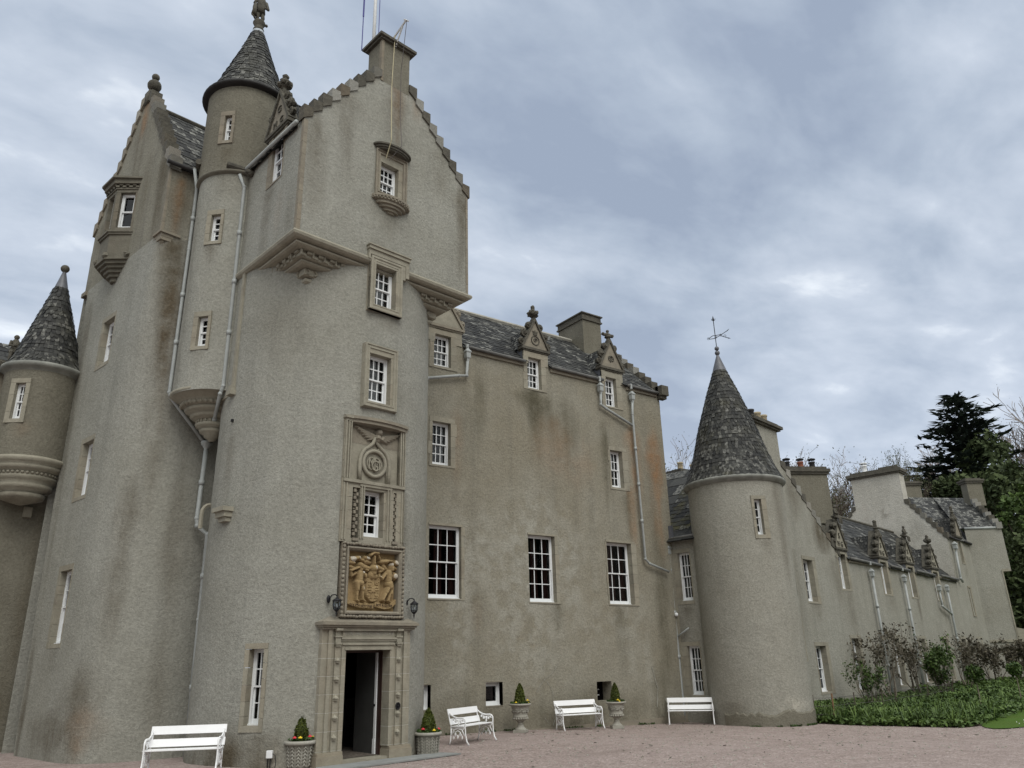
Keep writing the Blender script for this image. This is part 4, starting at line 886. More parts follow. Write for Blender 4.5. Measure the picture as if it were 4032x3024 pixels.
# standing stone figure on its pedestal: legs, tunic, arm and shield
X0,Y0=SC; S_=lambda x,y,z:(X0+x*.72,Y0+y*.72,20.76+(z-20.76)*.78)
for s_ in (-1,1): k.tube([S_(s_*.10,0,20.76),S_(s_*.12,-.03,21.0),S_(s_*.07,0,21.28)],[.045,.06,.075],8)
k.tube([S_(0,0,21.2),S_(0,0,21.45),S_(.02,0,21.7),S_(.02,0,21.9)],[.15,.13,.15,.11],10); k.blob(S_(.03,0,22.06),(.085,.09,.12),8,6); k.tube([S_(.2,0,21.84),S_(.30,-.06,21.5),S_(.14,-.2,21.4)],[.055,.047,.037],6)
k.tube([S_(-.26,-.1,21.55),S_(-.28,-.1,20.95)],[.03,.09],8); k.blob(S_(-.27,-.08,21.3),(.07,.05,.2),8,6); k.tube([S_(-.2,0,21.84),S_(-.3,-.06,21.55)],[.05,.045],6); k.tube([S_(-.2,-.06,20.8),S_(-.38,-.15,20.92)],[.035,.018],6)
k.build('statue','stone_weathered',cr,True)
# gutters, spouts and downpipes of the towers
gutter([LS.w(-.15,15.05,.16),LS.w(.95,15.05,.16)],.06,castle,'dark_gutter'); gutter([capW.w(-.6,14.62,.10),capW.w(-.3,14.62,.12),capW.w(2.45,14.56,.12)],.055,castle,'pipe_paint')
k=MB(); k.tube([LS.w(.85,15.05,.0),LS.w(.75,15.1,.1),LS.w(.55,15.15,.55)],[.13,.09,.10],8); k.blob(LS.w(.95,14.95,.12),(.16,.16,.14),7,5,jit=.2); k.build('water_spout','stone_weathered',castle)
k=MB(); k.tube([capW.w(-.2,14.5,.0),capW.w(-.3,14.6,.05),capW.w(-.55,14.7,.55)],[.12,.08,.09],8); k.blob(capW.w(-.15,14.45,.08),(.13,.13,.12),7,5,jit=.2); k.build('water_spout','stone_weathered',castle)
# the pipes pinch together under the turret
yj=LS.w(1.76,7.30,.26)
pL=[LS.w(.52,15.0,.35),LS.w(.70,14.5,.2),LS.w(.72,12.6,.16),LS.w(.71,8.50,.16),LS.w(.76,8.35,.2),yj+Vector((-.03,0,0))]
pipe(pL,.046,castle)
pR=[capW.w(-.40,14.45,.25),capW.w(-.36,14.1,.10),capW.w(-.36,8.40,.08),capW.w(-.40,8.2,.12),yj+Vector((.05,0,0))]
pipe(pR,.046,castle)
k=MB(); k.lathe(yj,[(.05,-.28),(.055,-.12),(.10,-.06),(.14,.0),(.15,.06),(.12,.08)],10); k.build('rain_hopper','pipe_paint',castle,True)
pipe([yj+Vector((0,0,-.1)),LS.w(1.73,5.40,.26),LS.w(1.75,5.22,.27),LS.w(2.0,5.02,.34),LS.w(2.0,3.,.40),LS.w(2.02,0,.42)],.055,castle)
# little corbelled niche beside the pipe
k=MB(); f=tangent(C1,2.62,-168)
k.box(f,-.1,.42,5.20,5.30,-.1,.22); k.box(f,-.04,.38,5.08,5.20,-.1,.16); k.box(f,.02,.34,4.98,5.08,-.1,.10); k.build('corbel','sandstone',castle)
k=MB(); k.tube([Vector((4.72+.16*math.cos(a),19.0,5.35+.22*math.sin(a))) for a in [PI*i/8 for i in range(9)]],.05,6); k.tube([(4.56,19.0,5.35),(4.56,19.0,5.0)],.05,6); k.build('niche_arch','sandstone',castle)
MB().box(tangent(C1,2.62,-167),-.03,.03,7.36,7.42,-.02,.05).build('wall_fitting','black_iron',castle)
# recess wall behind the turret, down to the ground
wall('tower_wall',LS.off(-.1),1.5,3.4,0,14.6,[],'harling_grey',castle,.3,jit=.01)
# ---- far-left wing with its round turret
HW=Face((2.05,25.5),8.4)
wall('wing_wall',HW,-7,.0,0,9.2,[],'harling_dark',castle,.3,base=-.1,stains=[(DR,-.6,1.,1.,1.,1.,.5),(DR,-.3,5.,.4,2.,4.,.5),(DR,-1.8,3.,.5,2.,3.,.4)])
TC=(1.18,24.97)
tw=Drum(TC,.96,-93); f=tangent(TC,.96,-125)
h=window(f,-.13,.15,8.46,9.50,2,4,castle,(.14,.12,.13,.11),.12,curtain='half',proud=.01,frame=.04); t=R_(-32)*.96
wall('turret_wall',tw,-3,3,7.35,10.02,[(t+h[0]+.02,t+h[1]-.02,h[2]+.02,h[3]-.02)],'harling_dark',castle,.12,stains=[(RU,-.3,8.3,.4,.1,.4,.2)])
k=MB(); k.lathe((TC[0],TC[1],0),[(.02,6.25),(.35,6.35),(.55,6.42),(.58,6.52),(.52,6.56),(.68,6.64),(.74,6.74),(.70,6.78),(.76,6.86),(.84,6.93),(.80,6.98),(.80,7.08),(.90,7.12),(.97,7.20),(.93,7.25),(1.0,7.30),(1.06,7.38),(1.02,7.44),(.95,7.47)],44)
for i in range(44): a=2*PI*i/44; k.blob((TC[0]+.82*math.cos(a),TC[1]+.82*math.sin(a),7.03),(.035,.05,.04),5,4,rot=a)
k.build('turret_corbel','sandstone',castle,True)
k=MB(); k.lathe((TC[0],TC[1],0),[(.96,9.90),(1.02,9.98),(1.08,10.0),(1.12,10.06),(1.10,10.13),(1.0,10.15)],44); k.build('gutter','gutter_stone',castle,True)
cr=cone_slates('turret_roof',(TC[0],TC[1],0),[(1.05,10.12),(.86,10.50),(.5,11.75),(.17,12.92)],castle,32,lich=.35,moss=.15,row=.14)
k=MB(); k.lathe((TC[0],TC[1],0),[(.19,12.87),(.16,13.0),(.05,13.45),(.03,13.47)],14); k.build('lead_cap','lead',cr,True)
k=MB(); k.blob((TC[0],TC[1],13.57),.125,14,10); k.lathe((TC[0],TC[1],13.43),[(.05,0),(.06,.04),(.03,.06)],10); k.build('finial','stone_weathered',cr,True)
# carved dormer peeping over the far-left turret
dormer(HW.off(.02),-1.75,.5,9.3,10.5,castle,0,'none',fin='figure',droof=False,letters=[('C',.18,.08,.3)])
slates('roof',HW.w(-7,9.2,.1),HW.w(0,9.2,.1),HW.w(0,12.,-3),HW.w(-7,12.,-3),12,24,castle)
MB().box(HW,-.75,-.55,6.0,6.28,-.1,.15).build('corbel','sandstone',castle)
# ---- main block
MY=20.11
mw=Face((0,MY),0)
mh=[]
def mwin(u0,u1,z0,z1,**k):
    h=window(mw,u0,u1,z0,z1,3,4,castle,rag=.06,**k); mh.append((h[0]+.02,h[1]-.02,h[2]+.02,h[3]-.02)); return h
# dormer-height windows
mwin(11.42,12.06,10.90,12.0,m=(.14,.19,.16,.08),rev=.15,curtain='pale')
mwin(15.17,15.78,10.82,11.98,m=(.14,.18,.2,.06),rev=.15,curtain='pale')
mwin(18.80,19.38,10.78,11.94,m=(.14,.22,.2,.06),rev=.15,curtain='half')
mwin(11.40,12.06,7.64,9.02,m=(.10,.16,.16,.06),rev=.16,curtain='half')
mwin(18.82,19.42,7.70,9.08,m=(.06,.22,.13,.08),rev=.18,curtain='half')
mwin(11.31,12.44,3.66,5.78,m=(.0,.07,.07,.04),rev=.12,curtain='red')
mwin(14.96,16.06,3.63,5.74,m=(.0,.12,.06,.04),rev=.16,curtain='red')
mwin(18.35,19.52,3.63,5.72,m=(.03,.20,.07,.04),rev=.20,curtain='red')
for a,b in ((10.85,11.45),(13.28,13.88)):
    h=window(mw,a,b,.68,1.32,1,1,castle,(.0,.0,.03,.03),.18,smat='harling_brown',curtain=None,sashwin=False,frame=.07,proud=.004); mh.append((h[0],h[1],h[2],h[3]))
mh.append((17.56,18.20,.62,1.20))
k=MB(); k.add([mw.w(u,z,d) for d in (0,-.45) for u,z in ((17.56,.62),(18.2,.62),(18.2,1.2),(17.56,1.2))],[(0,1,5,4),(1,2,6,5),(2,3,7,6),(3,0,4,7)]); k.build('window_recess','harling_brown',castle)
k=MB(); k.quad([mw.w(a,b,-.45) for a,b in ((17.56,.62),(18.2,.62),(18.2,1.2),(17.56,1.2))]); k.build('room_lining','room_dark',castle)
k=MB()
for z in (.78,.95): k.tube([mw.w(17.56,z,-.30),mw.w(18.0,z,-.42)],.015,5)
k.build('window_bar','white_paint',castle)
wall('main_wall',mw,9.9,21.68,0,11.78,mh,'harling_brown',castle,.13,base=-.4,stains=[
 (DR,13.2,10.6,.35,.3,2.4,.5),(DR,15.5,10.5,.9,.3,2.3,.95),(DR,16.7,9.6,1.1,1.2,1.8,.55),(RU,16.3,9.0,1.8,1.0,1.4,.35),(RU,17.3,8.4,1.,.6,1.2,.3),(DR,18.55,9.6,.3,.6,3.5,.65),(RU,20.0,9.8,.5,.4,2.8,.9),(RU,21.15,9.0,.65,1.3,3.4,1.1),(RU,19.75,7.6,.4,.3,2.0,.7),(DR,19.6,7.3,.5,.4,1.6,.6),
 (RU,12.3,8.4,.35,1.4,2.3,.3),(DR,12.6,9.6,.5,1.,2.,.35),(LI,15.2,5.0,4.4,2.4,4.2,.85),(LI,12.3,3.6,1.2,3.2,3.,.75),(LI,19.2,3.2,1.4,2.,2.4,.55),(LI,14.2,4.2,1.6,2.4,3.4,.5),(LI,17.2,3.0,1.3,1.2,1.6,.45),(LI,19.9,1.8,.35,1.6,1.7,.6),
 (DR,13.0,3.5,.45,.6,2.2,.55),(DR,16.1,3.5,.35,.2,.8,.75),(DR,18.9,3.4,.6,.2,2.2,.6),(DR,14.7,5.0,.5,.35,.3,.5),(DR,12.5,.3,3.,1.0,.6,.55),(DR,17.0,.3,5.,.85,.6,.65),(DR,20.9,4.0,.5,3.4,4.,.6),(DR,20.6,1.0,.9,1.0,1.,.5),(DR,15.5,2.1,.4,.1,.5,.4),(DR,11.6,2.4,.6,1.2,1.8,.35),(RU,13.0,3.4,.3,.4,.8,.2)])
k=MB()   # pale repaired cracks
def crack(p,w):
    q=[]
    for (a,b),(c,d) in zip(p,p[1:]): q+=[(lerp(a,c,i/6)+.03*noise.noise(Vector((a+i,b*9,1))),lerp(b,d,i/6)) for i in range(6)]
    L=[(u-w*random.uniform(.2,1.3),z) for u,z in q]; R=[(u+w*random.uniform(.2,1.3),z) for u,z in q]; n=len(q)
    k.add([mw.w(u,z,.016) for u,z in L]+[mw.w(u,z,.016) for u,z in R],[(i,i+n,i+n+1,i+1) for i in range(n-1)])
for p,w in (([(16.0,1.75),(15.75,1.5),(15.45,1.35),(15.25,1.15),(15.1,.95)],.022),([(15.5,1.3),(15.72,1.0),(15.78,.7)],.014),([(15.85,.55),(15.75,.2),(15.72,-.02)],.018),([(15.4,.25),(15.55,.05)],.012),([(20.1,1.6),(20.25,.9),(20.15,.2)],.02),([(18.6,7.6),(18.9,10.7)],.004),([(20.6,.6),(20.8,.1),(20.95,.45)],.015)): crack([(u+random.uniform(-.03,.03),z) for u,z in p],w)
k.build('patched_crack','harling_wing',castle)
wall('gable_wall',Face((21.68,MY),90),0,5.5,-.4,14.55,[],'harling_brown',castle,.5,clip=[(-1,1,11.75),(1,1,11.75+5.5)],jit=0)
wall('main_wall',Face((21.68,MY+5.5),180),0,11,-.4,11.78,[],'harling_brown',castle,1,jit=0)
slates('roof',mw.w(9.8,11.74,.12),mw.w(21.45,11.74,.12),mw.w(21.45,14.52,-2.75),mw.w(9.8,14.52,-2.75),20,46,castle,lich=.28,gaps=[((a-9.8)/11.65,(b-9.8)/11.65) for a,b in ((11.1,12.5),(15.02,16.1),(18.66,19.74))])
slates('roof',mw.w(21.45,11.74,-5.6),mw.w(9.8,11.74,-5.6),mw.w(9.8,14.52,-2.75),mw.w(21.45,14.52,-2.75),8,16,castle)
MB().tube([mw.w(9.8,14.56,-2.75),mw.w(21.5,14.56,-2.75)],.085,6).build('roof_ridge','stone_concrete',castle)
E90=Face((21.62,MY),90)
crowsteps(E90,(-.1,11.72),(2.75,14.5),9,castle,-.08,.26,lich=.5); crowsteps(E90,(5.6,11.72),(2.75,14.5),9,castle,-.08,.26,lich=.5)
k=MB(); k.box(E90,-.32,.02,11.62,12.02,-.08,.30); k.box(E90,-.22,.02,11.50,11.62,-.06,.27); k.build('skewputt','stone_weathered',castle)
ch=MB(); ch.box(mw,19.62,20.62,13.2,15.35,-3.55,-1.95); chim=ch.build('chimney','harling_dark',castle)
k=MB(); k.box(mw,19.56,20.68,15.27,15.33,-3.61,-1.89); k.box(mw,19.60,20.64,15.33,15.55,-3.57,-1.93); k.box(mw,19.54,20.70,15.55,15.60,-3.63,-1.87); k.build('chimney_cap','stone_weathered',chim)
for a,b in ((12.60,15.0),(16.18,18.62),(19.88,21.5)): gutter([mw.w(a,11.74,.14),mw.w(b,11.72,.14)],.06,castle); MB().box(mw,a,b,11.58,11.70,-.05,.07).build('eaves_course','sandstone_grey',castle)
for uc,hw,kind,fn,mat in ((11.8,.70,'none','none','sandstone_grey'),(15.56,.56,'crown','flower','stone_weathered'),(19.2,.56,'monogram','cross','stone_weathered')):
    k=MB(); zt=12.28
    blocks(k,mw,uc-hw+.02,uc-.34,11.74,zt,-.4,.02,L=.28); blocks(k,mw,uc+.34+.0,uc+hw-.02,11.74,zt,-.4,.02,L=.28); k.box(mw,uc-.34,uc+.34,12.12,zt,-.4,.0); k.build('dormer_jamb','sandstone',castle)
    dormer(mw,uc,hw,12.34,13.42,castle,1.75,kind,fin=fn,mat=mat,tymp='sandstone_grey' if kind!='none' else 'sandstone')
hop=hopper(mw,12.60,11.20,.17,castle); pipe([mw.w(12.58,11.72,.17),mw.w(12.6,11.7,.17)],.05,castle); pipe([mw.w(12.6,11.2,.17),mw.w(12.6,10.72,.12),mw.w(12.3,10.66,.12),mw.w(9.9,10.02,.12)],.05,castle)
hopper(mw,18.42,11.10,.17,castle); pipe([mw.w(18.42,11.1,.17),mw.w(18.42,10.72,.13),mw.w(18.7,10.6,.12),mw.w(19.98,10.15,.12)],.05,castle)
hopper(mw,20.02,11.05,.17,castle); pipe([mw.w(20.02,11.1,.17),mw.w(20.0,10.6,.14),mw.w(20.06,5.2,.14),mw.w(20.25,5.05,.14),mw.w(21.2,4.80,.14)],.045,castle)
for u in (12.6,18.42,20.02): MB().tube([mw.w(u,11.6,.17),mw.w(u,11.8,.15)],[.045,.06],8).build('pipe_outlet','pipe_paint',castle)
MB().box(mw,11.2,21.6,-.5,-.02,-.05,.015).build('wall_footing','sandstone_grey',castle)
# ---- link wing (west face) joining main block and round turret
wg=tag(empty('courtyard_wing',(28,19,-.25)),'low roughcast wing with a round cone-roofed turret and four carved dormers','building')
lk=Face((21.62,20.3),-79); LO=-.19
lhs=[]
for z0,z1,o in ((3.78,5.48,0),(.63,2.24,.05)):
    h=window(lk,.36+o,.86+o,z0,z1,3,4,wg,(.26,.04,.14,.12),.14,curtain='half',proud=.01,frame=.045); lhs.append((h[0]+.02,h[1]-.02,h[2]+.02,h[3]-.02))
wall('wing_wall',lk,-.3,2.4,0,6.05,lhs,'harling_wing',wg,.2,base=-.4,stains=[(DR,.6,3.5,.4,.2,.5,.5),(DR,.2,2.,.3,2.,2.,.4)])
slates('roof',lk.w(-.6,6.0,.12),lk.w(2.6,6.0,.12),lk.w(2.6,9.4,-3.6),lk.w(-.6,9.4,-3.6),18,16,wg,lich=.15,moss=.9)
gutter([lk.w(-.05,6.0,.14),lk.w(1.3,6.05,.14)],.05,wg); hopper(lk,.1,5.35,.17,wg)
pipe([lk.w(.1,5.9,.15),lk.w(.1,4.9,.15),lk.w(.12,.4,.15),lk.w(.12,-.3,.15)],.062,wg); pipe([lk.w(.12,2.55,.15),lk.w(.62,2.85,.10)],.03,wg)
MB().box(lk,-.2,.3,6.0,6.5,.02,.14).build('flashing','lead',wg)
tag(MB().blob(lk.w(.22,3.32,.2),.07,10,8).build('security_camera','white_paint',None,True),'small round white camera on the downpipe by the main block','camera')
# ---- wing front
R1=(23.0,18.05); wf2=Face(R1,11)
gh=[]
for u0,u1,z0,z1,cv in ((5.05,5.98,3.85,5.50,1),(5.05,6.02,.47,2.16,1)):
    h=window(wf2,u0,u1,z0,z1,3,4,wg,(.06,.30,.14,.08),.22,curtain='half',proud=.01,frame=.06); gh.append((h[0]+.02,h[1]-.02,h[2]+.02,h[3]-.02))
dus=(9.2,14.35,18.3,22.5)
for u in dus:
    h=window(wf2,u-.42,u+.42,4.50,6.02,2,4,wg,(.10,.26,.1,.08),.2,curtain=None,proud=.01,frame=.07); gh.append((h[0]+.02,h[1]-.02,h[2]+.02,min(5.85,h[3]-.02)))
for u in (9.2,14.2,18.0,21.9,25.3,28.6):
    h=window(wf2,u-.42,u+.42,.40,2.45,2,4,wg,(.10,.26,.14,.08),.2,curtain=None,proud=.01,frame=.07); gh.append((h[0]+.02,h[1]-.02,h[2]+.02,h[3]-.02))
gl=(3.3,9.75); 
wall('wing_wall',wf2,-1.3,26.4,0,5.85,[g for g in gh if g[0]<26],'harling_wing',wg,.33,base=-.5,stains=[(DR,5.9,3.8,.6,.2,.9,.6),(DR,9.5,4.3,.6,.2,1.6,.5),(DR,14.6,4.3,.5,.2,1.,.5),(DR,18.6,4.3,.5,.2,1.,.5),(DR,22.8,4.3,.5,.2,1.2,.5),(DR,8.5,5.4,1.,.5,1.6,.5),(DR,4.3,5.,.4,2.,3.,.3)])
wall('gable_wall',wf2,-1.3,9.0,5.85,9.7,[],'harling_wing',wg,.33,clip=[(-.86,1,6.0+.86*1.3),(.74,1,5.95+.74*9.0)],stains=[(DR,7.4,6.8,1.6,.8,1.0,.7),(DR,5.2,8.2,1.0,.8,1.2,.5),(LI,3.0,8.8,.6,.8,1.2,.5)])
crowsteps(wf2,(9.05,5.98),(4.3,9.45),12,wg,-.3,.02,lich=.3); crowsteps(wf2,(-1.35,6.0),(2.3,9.2),10,wg,-.3,.02)
ch=MB(); ch.box(wf2,2.25,4.38,8.7,10.75,-.75,.0); chim=ch.build('chimney','harling_wing',wg)
k=MB(); k.box(wf2,2.12,4.52,10.72,10.80,-.87,.12); k.box(wf2,2.05,4.62,10.80,10.92,-.95,.2); k.box(wf2,2.15,4.42,10.92,11.02,-.85,.08); k.build('chimney_cap','stone_weathered',chim)
def pot(c,par,h=.42,r=.13,mat='terracotta',cap=None):
    k=MB(); k.lathe(c,[(r,0),(r*.92,h*.15),(r*.86,h*.8),(r*1.0,h*.84),(r*1.05,h),(r*.8,h),(r*.75,h*.5)],14); p=k.build('chimney_pot',mat,par,True)
    if cap:
        k=MB(); c2=Vector(c)+Vector((0,0,h))
        for i in range(5): a=i*2*PI/5; k.tube([c2+Vector((r*.8*math.cos(a),r*.8*math.sin(a),0)),c2+Vector((r*.8*math.cos(a),r*.8*math.sin(a),.12))],.015,4)
        k.lathe(c2,[(r*1.25,.1),(r*1.2,.15),(.02,.2)],12); k.build('chimney_cowl',cap,p)
for i,(u,mt) in enumerate(((2.55,'pot_black'),(3.15,'terracotta'),(3.72,'terracotta'),(4.2,'terracotta'))): 
    if i<3: pot(wf2.w(u+.45,11.02,-.4),chim,.46,.17,mt)
# long wing roof and dormers
slates('roof',wf2.w(8.6,5.8,.12),wf2.w(26.35,5.65,.12),wf2.w(26.35,8.95,-3.0),wf2.w(4.5,9.05,-3.0),14,46,wg,lich=.14,gaps=[((a-8.6)/17.75,(b-8.6)/17.75) for a,b in ((8.65,9.86),(13.8,15.0),(17.75,18.95),(21.95,23.15))])
slates('roof',wf2.w(-1.2,5.9,-6.5),wf2.w(-1.2,5.9,-.1),wf2.w(3.3,9.6,-.1),wf2.w(3.3,9.6,-6.5),8,8,wg)
slates('roof',wf2.w(8.8,5.9,-.1),wf2.w(8.8,5.9,-6.5),wf2.w(3.3,9.6,-6.5),wf2.w(3.3,9.6,-.1),12,8,wg)
MB().tube([wf2.w(7.0,9.05,-3.0),wf2.w(26.3,8.98,-3.0)],.09,6).build('roof_ridge','stone_weathered',wg)
wall('wing_wall',Face(wf2.w(26.4,0,-6)[:2],191),0,27,-.4,5.85,[],'harling_wing',wg,2,jit=0)
slates('roof',wf2.w(26.35,5.65,-6.1),wf2.w(4,5.8,-6.1),wf2.w(4,9.05,-3),wf2.w(26.35,8.95,-3),6,20,wg)
for i,u in enumerate(dus):
    k=MB(); blocks(k,wf2,u-.55,u-.42,5.8,6.05,-.4,.02,L=.28); blocks(k,wf2,u+.42,u+.68,5.8,6.05,-.4,.02,L=.28); k.box(wf2,u-.42,u+.42,6.04,6.2,-.4,0); k.build('dormer_jamb','sandstone',wg)
    dormer(wf2,u+.05,.62,6.28,7.45,wg,1.9,'none',[('S',0,.42,.36),('M G',0,.06,.34)],fin=('figure','post','figure','flower')[i],mat='stone_weathered',tymp='sandstone',thick=.45,big=1.35)
for a,b in ((9.9,13.75),(15.05,17.7),(19.0,21.9),(23.2,26.35)): gutter([wf2.w(a,5.86,.15),wf2.w(b,5.80,.15)],.07,wg); MB().box(wf2,a,b,5.70,5.80,-.05,.08).build('eaves_course','sandstone_grey',wg)
for u in (12.05,16.45): hopper(wf2,u,5.05,.2,wg,s=1.05); pipe([wf2.w(u,5.1,.18),wf2.w(u-.0,2.6,.18),wf2.w(u-.05,0,.18)],.06,wg); MB().tube([wf2.w(u,5.7,.2),wf2.w(u,5.85,.2)],.06,6).build('pipe_outlet','pipe_paint',wg)
hopper(wf2,22.0,4.85,.2,wg,s=1.05); pipe([wf2.w(22.0,4.9,.18),wf2.w(22.0,4.15,.18),wf2.w(23.5,3.75,.18)],.06,wg); hopper(wf2,23.5,4.9,.2,wg,s=1.05); pipe([wf2.w(23.5,5.0,.18),wf2.w(23.5,3.7,.18),wf2.w(23.4,0,.18)],.06,wg)
k=MB(); k.tube([wf2.w(4.05,3.28,.02),wf2.w(4.1,1.6,.02)],.05,5); k.build('stone_strip','sandstone',wg)
# second chimney, turned to the courtyard
cc=Vector((32.6,20.9,0)); f=Face((31.6,21.6),-28)
ch=MB(); ch.box(f,0,2.0,7.6,10.0,-1.0,0); chim=ch.build('chimney','harling_dark',wg)
k=MB(); k.box(f,-.08,2.08,9.95,10.05,-1.08,.08); k.box(f,-.14,2.14,10.05,10.2,-1.14,.14); k.box(f,-.02,2.02,10.2,10.32,-1.0,.02); k.build('chimney_cap','stone_weathered',chim)
for u,mt in ((.3,'pot_black'),(1.0,'pot_red'),(1.6,'pot_black')): pot(f.w(u,10.32,-.5),chim,.34,.15,mt,'pot_black')
# chimney beyond the link roof
f=Face((26.5,23.4),0); ch=MB(); ch.box(f,-.3,1.5,8.2,9.7,-.9,0); chim=ch.build('chimney','harling_dark',wg); k=MB(); k.box(f,-.4,1.6,9.65,9.75,-1.0,.1); k.box(f,-.46,1.66,9.75,9.85,-1.,.16); k.box(f,-.3,1.5,9.85,9.97,-.9,0); k.build('chimney_cap','stone_weathered',chim)
for u in (.15,1.0): pot(f.w(u,9.97,-.4),chim,.4,.14)
# ---- round turret
tr=Drum(R1,1.68,-142); t=R_(-115.2+142)*1.68; f=tangent(R1,1.68,-115.2)
h=window(f,-.17,.10,5.74,6.96,1,4,wg,(.10,.18,.12,.13),.16,curtain='half',proud=.008,frame=.045)
hh=(t+h[0]+.02,t+h[1]-.02,h[2]+.02,h[3]-.02)
wall('turret_wall',tr,-2.6,3.6,0,7.72,[hh],'harling_wing',wg,.14,base=-.45,stains=[(DR,t+.1,5.55,.3,.1,.7,.5),(DR,1.7,7.2,.4,.9,3.5,.35),(LI,1.0,.35,1.0,.25,.2,.9),(DR,-.8,.2,1.2,.3,.3,.4)])
wall('turret_wall',Drum(R1,1.68,38),-2.8,2.8,0,7.72,[],'harling_wing',wg,.5,base=-.45,jit=0)
k=MB()   # cement patch of lost roughcast round the foot
vs=[];n=70
for i in range(n+1):
    a=R_(-185+150*i/n); r=1.68+.03; top=.17+.22*noise.noise(Vector((i*.10,0,2)))+.09*noise.noise(Vector((i*.5,3,2)))
    for z in (-.45,top-.06,top): vs.append((R1[0]+(r if z<top else 1.672)*math.cos(a),R1[1]+(r if z<top else 1.672)*math.sin(a),z))
k.add(vs,[(3*i+j,3*i+3+j,3*i+4+j,3*i+1+j) for i in range(n) for j in range(2)]); k.build('plinth','harling_dark',wg)
k=MB(); k.lathe((R1[0],R1[1],0),[(1.68,7.62),(1.72,7.63),(1.76,7.68),(1.82,7.72),(1.84,7.78),(1.81,7.83),(1.72,7.83)],60); k.build('gutter','gutter_stone',wg,True)
cr=cone_slates('turret_roof',(R1[0],R1[1],0),[(1.80,7.82),(1.58,8.25),(1.34,8.95),(1.02,10.1),(.64,11.25),(.24,12.35)],wg,52,lich=.42,moss=.25,row=.155)
k=MB(); k.lathe((R1[0],R1[1],0),[(.27,12.30),(.24,12.42),(.05,12.98)],16); k.build('lead_cap','lead',cr,True)
k=MB(); k.blob((R1[0],R1[1],13.08),.10,12,8); k.blob((R1[0],R1[1],13.27),.09,12,8); k.lathe((R1[0],R1[1],12.95),[(.06,0),(.04,.06)],8); k.build('finial','lead',cr,True)
k=MB(); X,Y=R1; k.tube([(X,Y,13.3),(X,Y,14.5)],.016,6); k.tube([(X,Y,14.42),(X,Y,14.52),(X,Y,14.68)],[.0,.045,.003],6)
for s in (-1,1): k.tube([(X,Y,14.46),(X+s*.05,Y-s*.04,14.5),(X+s*.06,Y-s*.05,14.56)],.01,5)
dv=Vector((.70,-.55,0)).normalized()
V=lambda a,z:(X+dv.x*a,Y+dv.y*a,z)
k.tube([V(-.28,13.70),V(-.1,13.82),V(.25,13.86),V(.50,14.02)],.014,5); k.tube([V(-.25,13.68),V(-.05,13.70),V(.2,13.82),V(.5,13.70)],.014,5)
for a,z in ((.02,13.76),(.22,13.84),(.38,13.80),(-.28,13.70)): k.tube([V(a+.045*math.cos(i*PI/5),z+.045*math.sin(i*PI/5)) for i in range(10)],.009,4,closed=True)
k.tube([V(.50,14.02),V(.58,14.10)],[.02,.002],5); k.tube([V(.5,13.70),V(.6,13.68)],[.025,.002],5); k.build('weather_vane','black_iron',cr)
# ---- far house with whitewashed gable
fh=tag(empty('far_house',(50,24,-.25)),'taller house at the end of the wing with a big pale whitewashed gable chimney','house')
P0=wf2.w(26.4,0,0); wgf=Face((P0.x,P0.y),-79)
s_=(10.9-8.3)/2.0
wall('gable_wall',wgf,-7.2,0,2,11.0,[],'harling_pale',fh,.3,clip=[(1.25,1,8.33),(-1.3,1,8.33+1.3*7.2)],stains=[(DR,-3.2,10.3,.6,.3,.3,.5),(RU,-4.5,10.6,.5,1.,.8,.12),(DR,-1.5,9.0,.6,.8,.6,.25)])
ch=MB(); ch.box(wgf,-5.05,-2.0,10.2,12.75,-.9,.0); chim=ch.build('chimney','harling_pale',fh)
k=MB(); k.box(wgf,-5.2,-1.86,12.7,12.8,-1.05,.12); k.box(wgf,-5.28,-1.8,12.8,13.0,-1.1,.2); k.box(wgf,-5.05,-2.,13.0,13.12,-.9,.05); k.box(wgf,-3.2,-2.1,13.1,13.22,-.8,.0); k.build('chimney_cap','stone_weathered',chim)
pot(wgf.w(-4.2,13.12,-.4),chim,.5,.2,'white_paint','white_paint')
crowsteps(wgf,(.05,8.33),(-2.0,10.95),8,fh,-.4,.02,lich=.5); crowsteps(wgf,(-7.25,8.33),(-5.05,10.95),8,fh,-.4,.02)
wall('house_wall',wf2,26.4,31.9,0,8.35,[(28.55,29.15,6.9,8.3)],'harling_wing',fh,.5,base=-.4,stains=[(DR,29.,6.7,.4,.2,.8,.5)])
window(wf2,28.6,29.1,6.95,8.25,2,4,fh,(.05,.2,.05,.05),.2,curtain=None)
window(wf2.off(.02),28.55,28.95,3.8,5.45,2,4,fh,(.05,.2,.1,.05),.2,curtain=None)
dormer(wf2,28.9,.62,8.62,9.9,fh,1.2,'none',fin='post',mat='stone_weathered',tymp='sandstone_grey')
for a,b in ((26.6,28.3),(29.6,31.8)): gutter([wf2.w(a,8.32,.15),wf2.w(b,8.30,.15)],.07,fh,'dark_gutter')
for u in (27.0,31.4): hopper(wf2,u,7.5,.2,fh,s=1.3); 
pipe([wf2.w(27.0,7.5,.18),wf2.w(26.75,5.9,.18),wf2.w(27.05,5.7,.18)],.07,fh); pipe([wf2.w(31.4,7.5,.18),wf2.w(31.3,0,.18)],.07,fh)
def pol(a,dist,z): return Vector((dist*math.cos(R_(a)),dist*math.sin(R_(a)),z))
eL,eR=pol(24.2,58.5,9.3),pol(22.2,59.2,9.25); rL,rR=pol(27.3,64.5,12.75),pol(23.45,63.5,12.0)
ed=Face((eL.x,eL.y),math.degrees(math.atan2(eR.y-eL.y,eR.x-eL.x))); eW=(eR-eL).length
wall('house_wall',ed,-.0,eW,6.6,9.3,[],'harling_wing',fh,.4,jit=.02)
